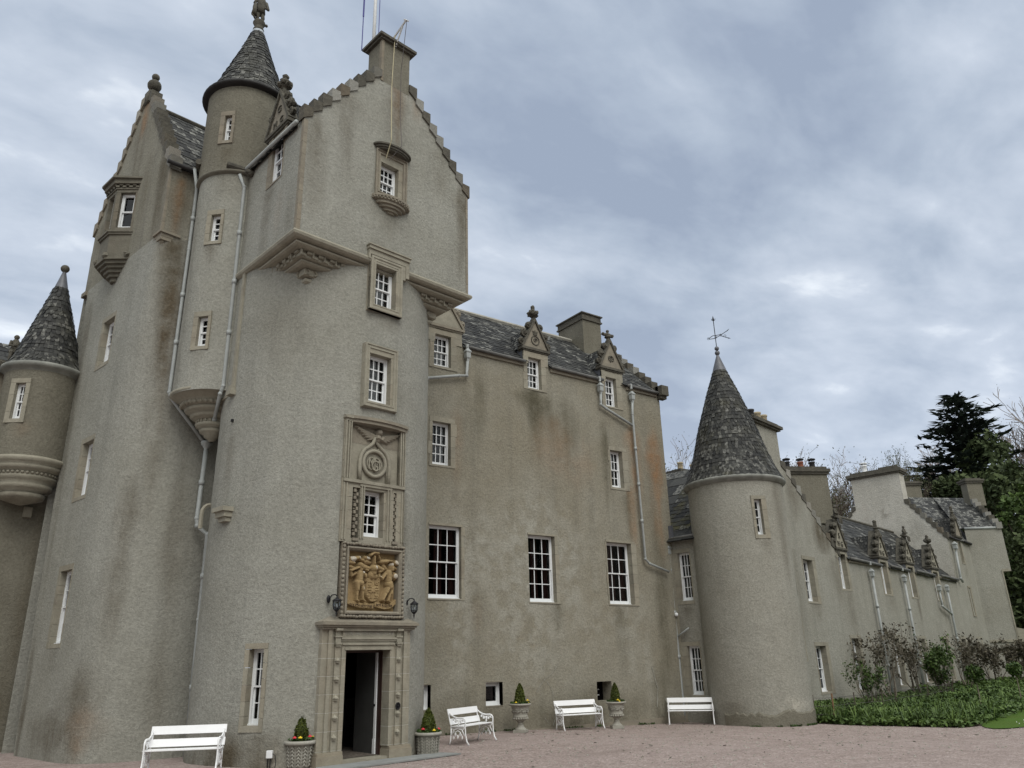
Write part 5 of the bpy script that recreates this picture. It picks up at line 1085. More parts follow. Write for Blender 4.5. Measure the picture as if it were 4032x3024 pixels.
wall('house_wall',ed,-.0,eW-.5,2.2,6.6,[],'harling_wing',fh,.4,jit=.02); wall('house_wall',ed,-.0,eW+1.2,-.4,2.3,[],'harling_wing',fh,.4,jit=.02)
k=MB(); k.slab(ed,[(eW-.5,0),(eW,0),(eW,-3),(eW-.5,-3)],6.5,6.65); k.box(ed,eW-.56,eW-.48,2.3,6.6,-.2,.03); k.box(ed,0,eW+1.3,2.25,2.4,-3,.08); k.prism(ed,[(eW-.5,2.4),(eW+.9,2.4),(eW-.1,3.0),(eW-.5,3.1)],-1.5,.05); k.build('stone_ledge','sandstone',fh)
q0=ed.w(eW-.5,0,0); wall('house_wall',Face((q0.x,q0.y),ed.a+90),0,6,-.4,6.6,[],'harling_wing',fh,1.5,jit=0)
Eb=Face((eR.x,eR.y),ed.a+90); wall('house_wall',Eb,0,8,6.6,9.3,[],'harling_wing',fh,1.5,jit=0)
slates('roof',eL+Vector((-.3,.2,-.0)),eR+Vector((.1,-.1,0)),rR,rR.lerp(rL,.55),16,14,fh,lich=.55); slates('roof',wf2.w(26.5,8.3,.1),wf2.w(32.0,8.35,.1),rR.lerp(rL,.55),rL,20,22,fh,lich=.5)
crowsteps(Eb,(-.1,9.3),(4.0,12.0),9,fh,-.3,.05,'stone_weathered',.7)
gutter([eL,eR],.08,fh,'pipe_paint')
for p,z0,z1,w,d in ((pol(23.1,62.6,0),11.3,12.95,1.1,.7),(pol(26.8,66,0),12.,13.9,1.7,.9)):
    f=Face((p.x,p.y),-33); ch=MB(); ch.box(f,-w/2,w/2,z0,z1,-d,0); c_=ch.build('chimney','harling_dark',fh); k=MB(); k.box(f,-w/2-.1,w/2+.1,z1-.05,z1+.08,-d-.1,.1); k.box(f,-w/2-.16,w/2+.16,z1+.08,z1+.2,-d-.16,.16); k.box(f,-w/2,w/2,z1+.2,z1+.3,-d,0); k.build('chimney_cap','stone_weathered',c_)
# ---------------------------------------------------------------- ground
def ground():
    n=90; m=MB(); vs=[]; 
    X=sorted(set([-80,-40,-20,-10]+[i*1.2-6 for i in range(30)]+[31,34,38,44,55,70,100,160,300])); Y=sorted(set([-80,-40,-20,-10,-4]+[i*1.2 for i in range(22)]+[27,30,35,45,60,90,140,260]))
    for y in Y:
        for x in X: vs.append((x,y,gz(x,y)+.012*noise.noise(Vector((x*.4,y*.4,0)))))
    k=len(X); m.add(vs,[(j*k+i,j*k+i+1,(j+1)*k+i+1,(j+1)*k+i) for j in range(len(Y)-1) for i in range(k-1)]); return m.build('ground','gravel',None,True)
tag(ground(),kind='structure')
# doorstep slab
k=MB(); P=[(5.9,15.25),(6.6,16.0),(9.5,15.6),(9.3,15.25),(7.6,14.9)]
k.slab(dor,[(-1.75,.72),(1.75,.62),(1.55,.05),(-1.42,.08)],.050,.078); tag(k.build('doorstep_slab','slab',None),kind='structure')
def polymesh(name,pts,z,mat,kind,res=.8,amp=.0,fill=None):
    m=MB(); n=len(pts); m.add([(x,y,z+gz(x,y)) for x,y in pts],[tuple(range(n))]); return tag(m.build(name,mat,None),kind=kind)
# flower bed and lawn
wall_line=lambda s: wf2.w(s,0,0)[:2]
BED=[(24.55,16.95),(23.75,16.7),(23.9,15.8),(24.15,14.6),(24.45,13.4),(24.8,12.45),(25.6,12.35),(27.2,12.7),(29.3,13.2),(31.3,13.6),(36,15.2),(42,17.3),(54,19.8),(54.5,23.9),(49,23.0),(38,20.9),(26,18.55)]
polymesh('soil_bed',BED,.006,'soil','structure')
LAWN=[(25.2,11.95),(24.95,11.6),(25.3,11.35),(26.2,11.2),(40,10.2),(80,6),(90,30),(60,24),(54.5,21),(42,17.4),(36,15.4),(31.3,13.75),(29.3,13.35),(27.2,12.85),(25.8,12.35)]
polymesh('lawn',LAWN,.02,'lawn','structure')
def inside(p,P):
    x,y=p; c=False; j=len(P)-1
    for i in range(len(P)):
        if (P[i][1]>y)!=(P[j][1]>y) and x<(P[j][0]-P[i][0])*(y-P[i][1])/(P[j][1]-P[i][1])+P[i][0]: c=not c
        j=i
    return c
def leafquad(m,c,s,col,flat=.5,asp=1.4):
    n=Vector((random.gauss(0,1),random.gauss(0,1),random.gauss(flat,1))).normalized(); a=n.orthogonal().normalized(); a.rotate(Matrix.Rotation(random.random()*6.3,3,n)); b=n.cross(a)
    a=a*s*asp*.5; b=b*s*.5; c=Vector(c)
    m.add([c-a,c-a*.1+b,c+a,c-a*.1-b],[(0,1,2,3)],col)
def bed():
    m=MB(); rnd=random.Random(3); tries=0; cnt=0
    while cnt<7200 and tries<200000:
        tries+=1
        x=24+ (rnd.random()**1.7)*30; y=rnd.uniform(12.2,24.2)
        if not inside((x,y),BED): continue
        cnt+=1
        dist=math.hypot(x,y); back=noise.noise(Vector((x*.35,y*.35,1)))
        h=.34+.30*back+.16*noise.noise(Vector((x*1.6,y*1.6,4)))+.25*smooth01((y-14.5)/4)
        near=min(1,max(0,(x-24)/2.0)); h=max(.08,h)*(.7+.45*near)*.62
        tone=.5+.5*noise.noise(Vector((x*.8,y*.8,9)))
        sz=.07+.05*(dist/30-0.8)
        for q in range(5):
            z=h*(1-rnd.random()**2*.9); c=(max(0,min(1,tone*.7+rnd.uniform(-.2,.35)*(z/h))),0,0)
            leafquad(m,(x+rnd.gauss(0,.10),y+rnd.gauss(0,.10),gz(x,y)+z),sz*rnd.uniform(.7,1.5),c,.8)
        if rnd.random()<.06 and tone<.6:   # strap leaves
            for q in range(6):
                a=rnd.random()*6.3; L=rnd.uniform(.3,.55); d=Vector((math.cos(a),math.sin(a),0)); b0=Vector((x,y,gz(x,y)+.05)); w=Vector((-d.y,d.x,0))*.012
                m.add([b0-w,b0+w,b0+d*L*.4+Vector((0,0,L*.9))+w,b0+d*L*.4+Vector((0,0,L*.9))-w,b0+d*L+Vector((0,0,L*.75))],[(0,1,2,3),(3,2,4)],(rnd.random(),0,0))
    return m.build('bed_planting','leaf_bed',None)
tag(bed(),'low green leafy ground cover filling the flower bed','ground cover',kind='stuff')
k=MB()   # a few petals fallen on lawn and in the bed
for i in range(8):
    x,y=random.uniform(26.5,31),random.uniform(11.5,12.6); k.blob((x,y,gz(x,y)+.03),.018,5,3)
tag(k.build('fallen_petals','white_paint',None),'scattered pale petals on the lawn edge','petals',kind='stuff')
# ---------------------------------------------------------------- trees and shrubs
def branchy(m,p,d,L,r,depth,spread,rnd,leaves=None,up=.15,nseg=3,minr=.004,kids=(2,3),shrink=.72,tw=None):
    pts=[p]; rr=[r]; q=p.copy(); dd=d.copy()
    for i in range(nseg):
        dd=(dd+Vector((rnd.gauss(0,.16),rnd.gauss(0,.16),rnd.gauss(up*.5,.10)))).normalized(); q=q+dd*L/nseg; pts.append(q.copy()); rr.append(max(minr,lerp(r,r*.62,(i+1)/nseg)))
    m.tube(pts,rr,5 if r>.05 else 3)
    if depth==0:
        if leaves is not None: leaves.append((q,dd))
        return
    for k_ in range(rnd.randint(*kids)):
        a=Vector((rnd.gauss(0,1),rnd.gauss(0,1),rnd.gauss(0,.6))); a=(a-dd*a.dot(dd)).normalized(); nd=(dd+a*spread*rnd.uniform(.6,1.3)+Vector((0,0,up))).normalized()
        st=pts[rnd.randint(max(1,nseg-2),nseg)] if k_ else q
        branchy(m,st.copy(),nd,L*shrink*rnd.uniform(.8,1.15),max(minr,rr[-1]*rnd.uniform(.55,.8)),depth-1,spread,rnd,leaves,up,nseg,minr,kids,shrink)
def bare_tree(x,y,z0,h,seed,label,group,spread=.55,leaf=None,mat='twig',minr=.018,thick=.8,nleaf=3,depth=6,crown=.08,leafmat_='leaf_larch',lean=0,br=.30,wid=1):
    rnd=random.Random(seed); root=tag(empty('bare_tree' if leafmat_!='leaf_spring' else 'leafy_tree',(x,y,z0)),label,'tree',group)
    T=MB(); tips=[]; H=h*br; r=h*.022*thick
    p=Vector((x,y,z0)); pts=[p,p+Vector((lean*.3,.1,H*.5)),p+Vector((lean,.2,H))]; T.tube(pts,[r,r*.85,r*.75],8)
    m=MB()
    for i in range(rnd.randint(4,5)):
        a=rnd.random()*6.3; branchy(m,pts[-1].copy(),Vector((math.cos(a)*.6,math.sin(a)*.6,.9)).normalized(),h*.22,r*.55,depth-1,spread,rnd,tips,.10,3,minr,(2,4),.76)
    q=MB()
    for t,d in tips:
        for i in range(nleaf): leafquad(q,t+Vector((rnd.gauss(0,.25),rnd.gauss(0,.25),rnd.gauss(0,.25)))*(h/14),crown*.45*rnd.uniform(.6,1.4),(rnd.random(),0,0),0,2.2)
    # bring the grown tree to its height
    f=h/max(.1,max(v.z for v in m.v)-z0)
    for B_ in (T,m,q):
        for v in B_.v: v.x=x+(v.x-x)*f*wid; v.y=y+(v.y-y)*f*wid; v.z=z0+(v.z-z0)*f
    T.build('trunk',mat,root); m.build('limbs',mat,root)
    if nleaf: q.build('crown',leafmat_,root)
    return root
def conifer(x,y,z0,h,w,seed,label,group,base=.12,top=.0,mat='leaf_conifer',dens=1.,wobble=.5,flat=0):
    rnd=random.Random(seed); root=tag(empty('fir_tree',(x,y,z0)),label,'tree',group)
    MB().tube([(x,y,z0),(x,y,z0+h*.5),(x,y,z0+h*.98)],[h*.022,h*.014,.04],7).build('trunk','bark',root)
    m=MB(); tiers=int(26*dens)
    for t in range(tiers):
        f=t/tiers; z=z0+h*(base+(1-base)*f); R=w*(1-f)**.62*(.75+wobble*rnd.random()) if not flat else w*(.55+.6*math.sin(min(1,f*1.1)*PI)*rnd.uniform(.6,1.2))*(1 if f<.9 else .6)
        nb=rnd.randint(7,11)
        for b in range(nb):
            a=rnd.random()*6.3; L=R*rnd.uniform(.55,1.15); d=Vector((math.cos(a),math.sin(a),0)); w_=Vector((-d.y,d.x,0)); droop=rnd.uniform(-.10,.16)
            n=max(3,int(L/.45))
            for i in range(n):
                s=(i+.6)/n; c=Vector((x,y,z))+d*L*s+Vector((0,0,L*(.12*s-droop*s*s))); wd=(.28+.5*(1-s))*min(1,L*.35)
                for q in range(3):
                    e=c+w_*rnd.gauss(0,wd*.6)+Vector((0,0,rnd.gauss(0,.10))); s2=rnd.uniform(.30,.55)*h/16
                    ax=(d*.9+w_*rnd.gauss(0,.5)+Vector((0,0,rnd.uniform(-.15,.35)))).normalized()*s2; bx_=ax.cross(Vector((rnd.gauss(0,.5),rnd.gauss(0,.5),1))).normalized()*s2*.22
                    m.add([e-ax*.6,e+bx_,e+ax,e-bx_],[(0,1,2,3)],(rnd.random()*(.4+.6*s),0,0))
    m.build('crown',mat,root); return root
def bushy(x,y,z0,h,w,seed,label,group,mat='leaf_dark',n=5200,leaf=.34,name='leafy_tree',irr=.5):
    rnd=random.Random(seed); root=tag(empty(name,(x,y,z0)),label,'tree',group)
    m=MB(); m.tube([(x,y,z0),(x+.1,y,z0+h*.35),(x,y,z0+h*.7)],[h*.03,h*.022,h*.01],7)
    cl=[]
    for i in range(46):
        a=rnd.random()*6.3; f=rnd.uniform(.08,.97); R=w*math.sin(PI*min(.98,(f*.78+.16)))**.8*rnd.uniform(.45,1.0); cl.append((Vector((x+R*math.cos(a),y+R*math.sin(a),z0+h*f)),w*rnd.uniform(.22,.40)))
    for c,r in cl[::3]: m.tube([(x,y,z0+(c.z-z0)*.6),c],[h*.008,.02],4)
    m.build('trunk','bark',root); q=MB()
    for i in range(n):
        c,r=cl[rnd.randrange(len(cl))]; v=Vector((rnd.gauss(0,1),rnd.gauss(0,1),rnd.gauss(0,.8))).normalized()*r*rnd.random()**.4
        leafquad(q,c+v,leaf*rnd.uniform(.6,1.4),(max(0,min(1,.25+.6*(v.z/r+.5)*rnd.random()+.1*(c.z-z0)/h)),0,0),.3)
    q.build('crown',mat,root); return root
def P_(az,dist,z=-.3): return (dist*math.cos(R_(az)),dist*math.sin(R_(az)),z)
def hz(el,dist): return el*dist+EYE
G='trees behind the castle'
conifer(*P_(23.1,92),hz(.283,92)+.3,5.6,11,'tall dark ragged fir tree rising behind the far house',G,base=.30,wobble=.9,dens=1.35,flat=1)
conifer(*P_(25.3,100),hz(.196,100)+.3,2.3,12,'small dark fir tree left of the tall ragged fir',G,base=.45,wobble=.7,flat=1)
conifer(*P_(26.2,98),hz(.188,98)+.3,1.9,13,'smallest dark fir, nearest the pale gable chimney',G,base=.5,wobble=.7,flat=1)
bare_tree(*P_(27.0,80),hz(.224,80)+.3,21,'feathery larch with drooping twigs behind the pale chimney',G,.6,nleaf=5,leafmat_='leaf_larch',crown=.28,thick=.5,br=.66,depth=6,minr=.02,mat='bark',wid=.55)
bare_tree(*P_(31.35,72),hz(.222,72)+.3,22,'bare budding tree seen between the two wing chimneys',G,.6,nleaf=2,crown=.20,mat='bark',depth=7,thick=1.1)
bare_tree(*P_(33.4,85),hz(.242,85)+.3,23,'pale bare tree right of the three-pot chimney',G,.6,nleaf=2,crown=.22,mat='twig',depth=7)
bare_tree(*P_(34.9,88),hz(.25,88)+.3,24,'pale bare tree behind the wing gable',G,.6,nleaf=2,crown=.22,mat='twig',depth=7)
bare_tree(*P_(42.2,70),hz(.255,70)+.3,25,'pale bare treetop above the link roof, next to the main block',G,.6,nleaf=2,crown=.2,mat='twig',depth=7)
bare_tree(*P_(40.9,76),hz(.245,76)+.3,26,'pale bare treetop between link roof and turret cone',G,.6,nleaf=2,crown=.2,mat='twig',depth=7)
bare_tree(*P_(20.5,102),hz(.272,102)+.3,27,'large bare tree at the right edge of the picture',G,.75,nleaf=1,crown=.16,mat='twig',depth=7,thick=.9,br=.38,wid=.8,minr=.04)
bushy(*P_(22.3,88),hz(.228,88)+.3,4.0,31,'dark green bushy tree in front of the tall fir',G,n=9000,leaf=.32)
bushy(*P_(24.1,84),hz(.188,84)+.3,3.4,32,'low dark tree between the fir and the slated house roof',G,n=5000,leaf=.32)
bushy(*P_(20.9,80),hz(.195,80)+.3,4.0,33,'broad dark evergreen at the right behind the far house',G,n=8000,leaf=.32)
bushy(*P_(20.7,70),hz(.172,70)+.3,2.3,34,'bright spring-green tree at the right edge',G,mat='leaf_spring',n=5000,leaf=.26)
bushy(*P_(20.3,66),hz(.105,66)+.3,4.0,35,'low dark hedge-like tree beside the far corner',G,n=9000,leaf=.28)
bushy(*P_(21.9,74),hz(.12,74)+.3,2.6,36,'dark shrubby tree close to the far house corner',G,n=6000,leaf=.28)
# unseen wood added behind the viewer to darken reflections in the lower windows
m=MB(); rnd=random.Random(77)
for i in range(5200):
    a=R_(rnd.uniform(-178,-8)); d=rnd.uniform(52,62); top=17+4*noise.noise(Vector((math.cos(a)*4,math.sin(a)*4,0)))+2*noise.noise(Vector((a*14,2,0)))
    leafquad(m,(d*math.cos(a),d*math.sin(a),top*rnd.random()),2.6*rnd.uniform(.6,1.3),(rnd.random(),0,0),.2)
tag(m.build('reflection_wood','leaf_dark',None),'unseen dark wood added behind the viewer for window reflections','wood',kind='stuff')
# shrubs in the bed
def shrub(x,y,h,w,seed,label,mat,group='shrubs along the wing wall',stems=6,nleaf=9,leaf=.07,depth=3,bark='bark',up=.2,name='shrub',start=.3):
    rnd=random.Random(seed); z0=gz(x,y); root=tag(empty(name,(x,y,z0)),label,'shrub',group); m=MB(); tips=[]
    for i in range(stems):
        a=2*PI*i/stems+rnd.uniform(-.4,.4); sp=w/h*rnd.uniform(.25,.75); branchy(m,Vector((x+.06*math.cos(a),y+.06*math.sin(a),z0)),Vector((math.cos(a)*sp,math.sin(a)*sp,1)).normalized(),h*rnd.uniform(.32,.45),.022*h/2,depth,.5,rnd,tips,up,3,.005,(2,3),.62)
    m.build('stems',bark,root); q=MB()
    for t,d in tips:
        for i in range(nleaf): leafquad(q,t-d*rnd.random()*.25*h/2.2+Vector((rnd.gauss(0,.06),rnd.gauss(0,.06),rnd.gauss(0,.06)))*h/2,leaf*rnd.uniform(.6,1.4),(rnd.random(),0,0),.2,1.6)
    q.build('foliage',mat,root); return root
def sp(u,d): p=wf2.w(u,0,d); return p.x,p.y
shrub(*sp(6.3,1.3),2.15,1.1,41,'green upright multi-stemmed shrub beside the gable window','leaf_green',nleaf=7,stems=9,leaf=.065,bark='bark_light')
shrub(*sp(9.6,1.0),3.7,2.9,42,'tall purple-brown shrub, first from the turret','leaf_purple',nleaf=3,leaf=.075,bark='bark_light',depth=4)
shrub(*sp(12.8,1.0),3.4,1.8,43,'purple-brown shrub behind the small round standard bush','leaf_purple',nleaf=3,leaf=.075,bark='bark_light',depth=4)
shrub(*sp(13.0,2.0),2.4,1.7,44,'dense dark green shrub between the purple ones','leaf_green',nleaf=10,leaf=.07,depth=4)
shrub(*sp(17.0,1.0),3.3,2.2,45,'thin green-brown shrub in the middle of the wing wall','leaf_green',nleaf=2,leaf=.075,bark='bark_light',depth=4)
shrub(*sp(20.4,1.0),3.2,2.0,46,'purple-brown shrub below the fourth dormer','leaf_purple',nleaf=3,leaf=.08,bark='bark_light',depth=4)
shrub(*sp(25.0,1.2),3.2,3.2,47,'dense dark purple shrub near the far house','leaf_purple',nleaf=7,leaf=.10,depth=4)
shrub(*sp(28.0,2.0),2.9,3.0,48,'dark spreading shrub at the far end of the wing wall','leaf_purple',nleaf=7,leaf=.10,depth=4)
def standard(x,y,h,r,seed,label):
    rnd=random.Random(seed); z0=gz(x,y); root=tag(empty('standard_bush',(x,y,z0)),label,'shrub','round-headed standard bushes in the bed'); m=MB(); m.tube([(x,y,z0),(x+.02,y,z0+h*.5),(x,y,z0+h-r)],.022,6)
    for i in range(8): a=rnd.random()*6.3; m.tube([(x,y,z0+h-r*1.4),(x+r*.8*math.cos(a),y+r*.8*math.sin(a),z0+h-r*.2)],[.012,.004],4)
    m.build('trunk','bark_light',root); q=MB()
    for i in range(650):
        v=Vector((rnd.gauss(0,1),rnd.gauss(0,1),rnd.gauss(0,.8))).normalized()*r*rnd.random()**.45; leafquad(q,Vector((x,y,z0+h-r*.6))+v,.075*rnd.uniform(.6,1.4),(rnd.random(),0,0),.3)
    q.build('crown','leaf_green',root)
for i,(u,d,h,r,l) in enumerate(((8.1,4.6,1.5,.34,'small round standard bush nearest the turret'),(11.5,5.2,1.55,.3,'second round standard bush from the turret'),(16.5,5.0,1.5,.36,'third round standard bush, lighter trunk'),(20.5,5.4,1.6,.40,'fourth round standard bush towards the far house'),(24.5,5.4,1.5,.38,'farthest round standard bush'))): p=sp(u,d); standard(p[0],p[1],h,r,60+i,l)
# wire netting fence with stakes at the bed's edge
fe=tag(empty('netting_fence',(24.3,16.6,-.25)),'low wire netting fence on thin wooden stakes behind the bed edge','fence')
fp_=[(24.05,16.75),(24.6,16.4),(26.2,16.6),(27.6,16.4),(29.5,17.0),(33,17.6),(37,18.6)]
for i,(x,y) in enumerate(fp_):
    if i==1: continue
    MB().tube([(x,y,gz(x,y)),(x+.02,y,gz(x,y)+.85)],.022,6).build('stake','bark',fe)
MB().tube([(24.6,16.4,-.27),(24.66,16.42,.62)],.03,6).build('stake','stake_wood',fe)
k=MB()
for z in (.25,.5,.75): k.tube([(x,y,gz(x,y)+z) for x,y in fp_],.006,4)
for (x0,y0),(x1,y1) in zip(fp_,fp_[1:]):
    n=int(math.hypot(x1-x0,y1-y0)/.1)
    for i in range(n):
        for s in (1,-1): x,y=lerp(x0,x1,i/n),lerp(y0,y1,i/n); xb,yb=lerp(x0,x1,min(1,(i+3)/n)),lerp(y0,y1,min(1,(i+3)/n)); k.tube([(x,y,gz(x,y)+(.0 if s>0 else .75)),(xb,yb,gz(x,y)+(.75 if s>0 else 0))],.002,3)
k.build('wire_netting','wire',fe)
k=MB(); k.blob((24.35,16.1,-.25),(.22,.16,.07),9,5,jit=.12); tag(k.build('edging_stone','stone_concrete',None),'flat grey stone on the gravel beside the turret foot','stone')
# ---------------------------------------------------------------- garden furniture
def bench():
    root=tag(empty('garden_bench',(0,0,0)),'x','bench','white garden benches with cast-iron ends')
    L=.72
    def plank(y0,z0,y1,z1,th):
        m=MB(); a=Vector((0,y0,z0)); b=Vector((0,y1,z1)); n=Vector((0,-(b.z-a.z),(b.y-a.y))).normalized()*th
        m.hexa([(-L-.04,*(a)[1:]),(L+.04,*(a)[1:]),(L+.04,*(a+n)[1:]),(-L-.04,*(a+n)[1:]),(-L-.04,*(b)[1:]),(L+.04,*(b)[1:]),(L+.04,*(b+n)[1:]),(-L-.04,*(b+n)[1:])]); return m
    for z0,z1 in ((.69,.84),(.47,.61)):
        y=lambda z:.20+.12*(z-.42)/.42
        plank(y(z0),z0,y(z1),z1,.022).build('back_board','bench_paint',root,bevel=.004)
    for y0,y1 in ((-.20,-.04),(-.02,.17)): plank(y0,.432,y1,.425,.024).build('seat_board','bench_paint',root,bevel=.004)
    for s in (-1,1):
        x=s*L; m=MB(); V=lambda y,z:(x,y,z)
        m.tube([V(.205,.42),V(.24,.56),V(.29,.72),V(.315,.83)],.020,6)
        m.tube([V(.20,.42),V(.205,.25),V(.225,.10),V(.26,.01)],[.022,.02,.018,.024],6)
        m.tube([V(-.33,.01),V(-.27,.10),V(-.235,.25),V(-.225,.42),V(-.23,.52),V(-.225,.58),V(-.19,.625),V(-.12,.64),V(0,.635),V(.10,.655),V(.20,.70),V(.275,.76)],[.026,.02,.018,.018,.018,.019,.021,.022,.021,.02,.018,.016],6)
        m.tube([V(-.22,.41),V(.21,.405)],.018,6)
        fr=m.build('end_frame','bench_paint',root,True)
        m=MB()
        m.tube([V(-.20,.22),V(-.13,.36),V(0,.39),V(.12,.36),V(.19,.22)],.016,5); m.tube([V(-.13,.20),V(-.07,.31),V(0,.34),V(.07,.31),V(.13,.20)],.014,5)
        for y,z in ((-.13,.18),(0,.20),(.13,.18),(-.07,.25),(.07,.25)): m.blob(V(y,z),(.012,.03,.045),6,5)
        for a in (-.2,.18): m.tube([V(a,.40),V(a*.6,.33),V(a*1.0,.24)],.010,4)
        m.tube([V(0,.20),V(0,.14)],[.02,.006],5)
        for y,z,r in ((-.15,.58,.03),(-.09,.55,.035),(-.02,.57,.035),(.06,.56,.04),(.13,.60,.035),(-.02,.49,.03)): m.blob(V(y,z),(.010,r,r*.9),7,5)
        m.tube([V(-.02,.44),V(-.02,.60)],.016,5); m.tube([V(-.2,.56),V(-.1,.60),V(.02,.58),V(.12,.64)],.010,4)
        m.build('scrollwork','bench_paint',fr,True)
    return root
b0=bench()
bl=[((4.10,16.42),-27,.90,'white bench cut off by the lower left edge, below the recess between the towers'),((11.30,17.75),25,.90,'white bench angled beside the basket-weave planter right of the door'),((16.08,19.28),-11,.93,'white bench between the two stone urns'),((20.84,19.22),-48,1.0,'white bench in the corner below the link wing windows')]
for i,((x,y),a,s,l) in enumerate(bl):
    o=b0 if i==0 else copy_tree(b0); o.location=(x,y,gz(x,y)+.005); o.rotation_euler=(0,0,R_(a)); o.scale=(s,.95,.96); o['label']=l
def basket():
    root=tag(empty('basket_planter',(0,0,0)),'x','planter','pale basket-weave planters by the door'); m=MB()
    prof=[(.235,0),(.245,.02),(.27,.3),(.285,.45),(.345,.455),(.355,.49),(.345,.525),(.30,.53),(.295,.47),(0,.46)]
    m.lathe((0,0,0),prof,40); m.build('pot','stone_concrete',root,True); m=MB(); n=26
    for j in range(6):
        z=.05+j*.068; r=.245+.04*z/.45
        for i in range(n):
            a=2*PI*i/n; s=1 if (i%2) else -1; a1=a+s*.16; m.tube([(math.cos(a-s*.04)*(r+.008),math.sin(a-s*.04)*(r+.008),z-.035),(math.cos(a+s*.05)*(r+.022),math.sin(a+s*.05)*(r+.022),z),(math.cos(a1)*(r+.01),math.sin(a1)*(r+.01),z+.04)],.012,5)
    m.build('woven_relief','stone_concrete',bpy.data.objects[root.name],True); m=MB(); m.lathe((0,0,0),[(.29,.485),(.15,.50),(0,.505)],20); m.build('soil','soil',root); return root
def urn():
    root=tag(empty('stone_urn',(0,0,0)),'x','urn','stone urns on pedestals against the main wall'); m=MB()
    m.box(Face((0,0),0),-.19,.19,0,.08,-.19,.19); m.lathe((0,0,0),[(.17,.08),(.165,.11),(.12,.14),(.09,.20),(.085,.27),(.11,.30),(.10,.32)],24); m.build('foot','stone_concrete',root)
    m=MB(); m.lathe((0,0,0),[(.09,.31),(.17,.34),(.215,.39),(.22,.42),(.235,.44),(.22,.46),(.215,.5),(.235,.6),(.265,.70),(.275,.74),(.33,.755),(.345,.78),(.335,.805),(.29,.81),(.28,.77),(0,.77)],32)
    b=m.build('bowl','stone_concrete',root,True); m=MB()
    for i in range(18): a=2*PI*i/18; m.blob((.225*math.cos(a),.225*math.sin(a),.39),(.03,.03,.035),6,4,rot=a)
    m.build('bead_moulding','stone_concrete',b,True); m=MB()
    for i in range(9): a=2*PI*i/9; r=.245; m.tube([(r*math.cos(a-.25),r*math.sin(a-.25),.55),(r*1.02*math.cos(a),r*1.02*math.sin(a),.60+.03*(i%2)),(r*1.02*math.cos(a+.25),r*1.02*math.sin(a+.25),.56),(r*1.04*math.cos(a+.4),r*1.04*math.sin(a+.4),.60)],.014,5); m.blob((r*math.cos(a+.1),r*math.sin(a+.1),.64),(.03,.03,.03),6,4)
    m.build('carved_garland','stone_concrete',b,True); return root
def topiary(h,r,seed,lab):
    rnd=random.Random(seed); root=tag(empty('topiary_bush',(0,0,0)),lab,'bush','clipped cone bushes in the pots'); MB().tube([(0,0,-.05),(0,0,h*.6)],.02,5).build('trunk','bark',root); m=MB()
    m.lathe((0,0,0),[(r*.75,0),(r*.86,h*.2),(r*.78,h*.5),(r*.45,h*.8),(.02,h*.95)],14,col=(.1,0,0))
    for i in range(1500):
        f=rnd.random()**1.1; rr=r*(1-.12*f)*(1-f**2.4)**.75 if f<1 else 0; a=rnd.random()*6.3; q=rnd.uniform(.86,1.05)
        if f<.08: rr*=.85
        leafquad(m,(rr*q*math.cos(a),rr*q*math.sin(a),h*f),.035*rnd.uniform(.7,1.4),(rnd.random(),0,0),.2)
    m.build('foliage','leaf_box',root); return root
def flowers(r,seed,lab,cols):
    rnd=random.Random(seed); root=tag(empty('bedding_flowers',(0,0,0)),lab,'flowers','flowers planted round the clipped bushes'); m=MB()
    for i in range(420): a=rnd.random()*6.3; q=r*rnd.uniform(.45,1.0); leafquad(m,(q*math.cos(a),q*math.sin(a),rnd.uniform(.0,.09)),.05*rnd.uniform(.7,1.3),(rnd.random()*.6,0,0),.5)
    m.build('leaves','leaf_green',root)
    for a,c,h in cols:
        p=Vector((r*.85*math.cos(a),r*.85*math.sin(a),h)); m=MB()
        for i in range(6): b=i*PI/3; m.blob(p+Vector((.022*math.cos(b),.022*math.sin(b),0)),(.022,.022,.014),6,4,jit=.15)
        m.blob(p+Vector((0,0,.012)),.02,6,4); m.build('flower',c,root)
    return root
bk0=basket(); ur0=urn(); RD,YL='red_petal','yellow_petal'
W_=4.5
items=[(bk0,(6.26,16.18,0),.92,.53,'grey basket-weave planter left of the door',0,[(-2.5,RD,.10),(-2.0,YL,.10),(-1.1,RD,.11),(-.6,YL,.10),(-.2,RD,.12)],'red and yellow flowers in the planter left of the door','tall clipped green cone bush in the planter left of the door',.56,.165),
 (None,(9.26,16.36,0),.86,.53,'grey basket-weave planter right of the door, by the angled bench',0,[(-2.6,RD,.11),(-1.5,YL,.08),(-.4,RD,.09)],'red and yellow flowers in the planter right of the door','clipped green cone bush in the planter right of the door',.54,.17),
 (ur0,(13.95,19.35,0),.94,.80,'weathered stone urn on a foot left of the middle bench',1,[(-2.7,YL,.08),(-1.0,YL,.13),(-.8,YL,.07)],'yellow flowers in the left stone urn','clipped green cone bush in the left stone urn',.60,.16),
 (None,(17.45,19.15,0),.94,.80,'weathered stone urn on a foot right of the middle bench',1,[(-2.0,YL,.10),(-1.8,YL,.06)],'yellow flowers in the right stone urn','slim clipped cone bush in the right stone urn',.60,.15)]
for i,(o,p,s,top,l,kind,fl,fll,tl,th,trr) in enumerate(items):
    if o is None: o=copy_tree(bk0 if kind==0 else ur0)
    z=gz(p[0],p[1])+.005; o.location=(p[0],p[1],z); o.scale=(s,s,s); o['label']=l; o.rotation_euler=(0,0,R_(20*i))
    t=topiary(th,trr,70+i,tl); t.location=(p[0],p[1],z+top*s-.06); f_=flowers(.27,80+i,fll,fl); f_.location=(p[0],p[1],z+top*s-.04)
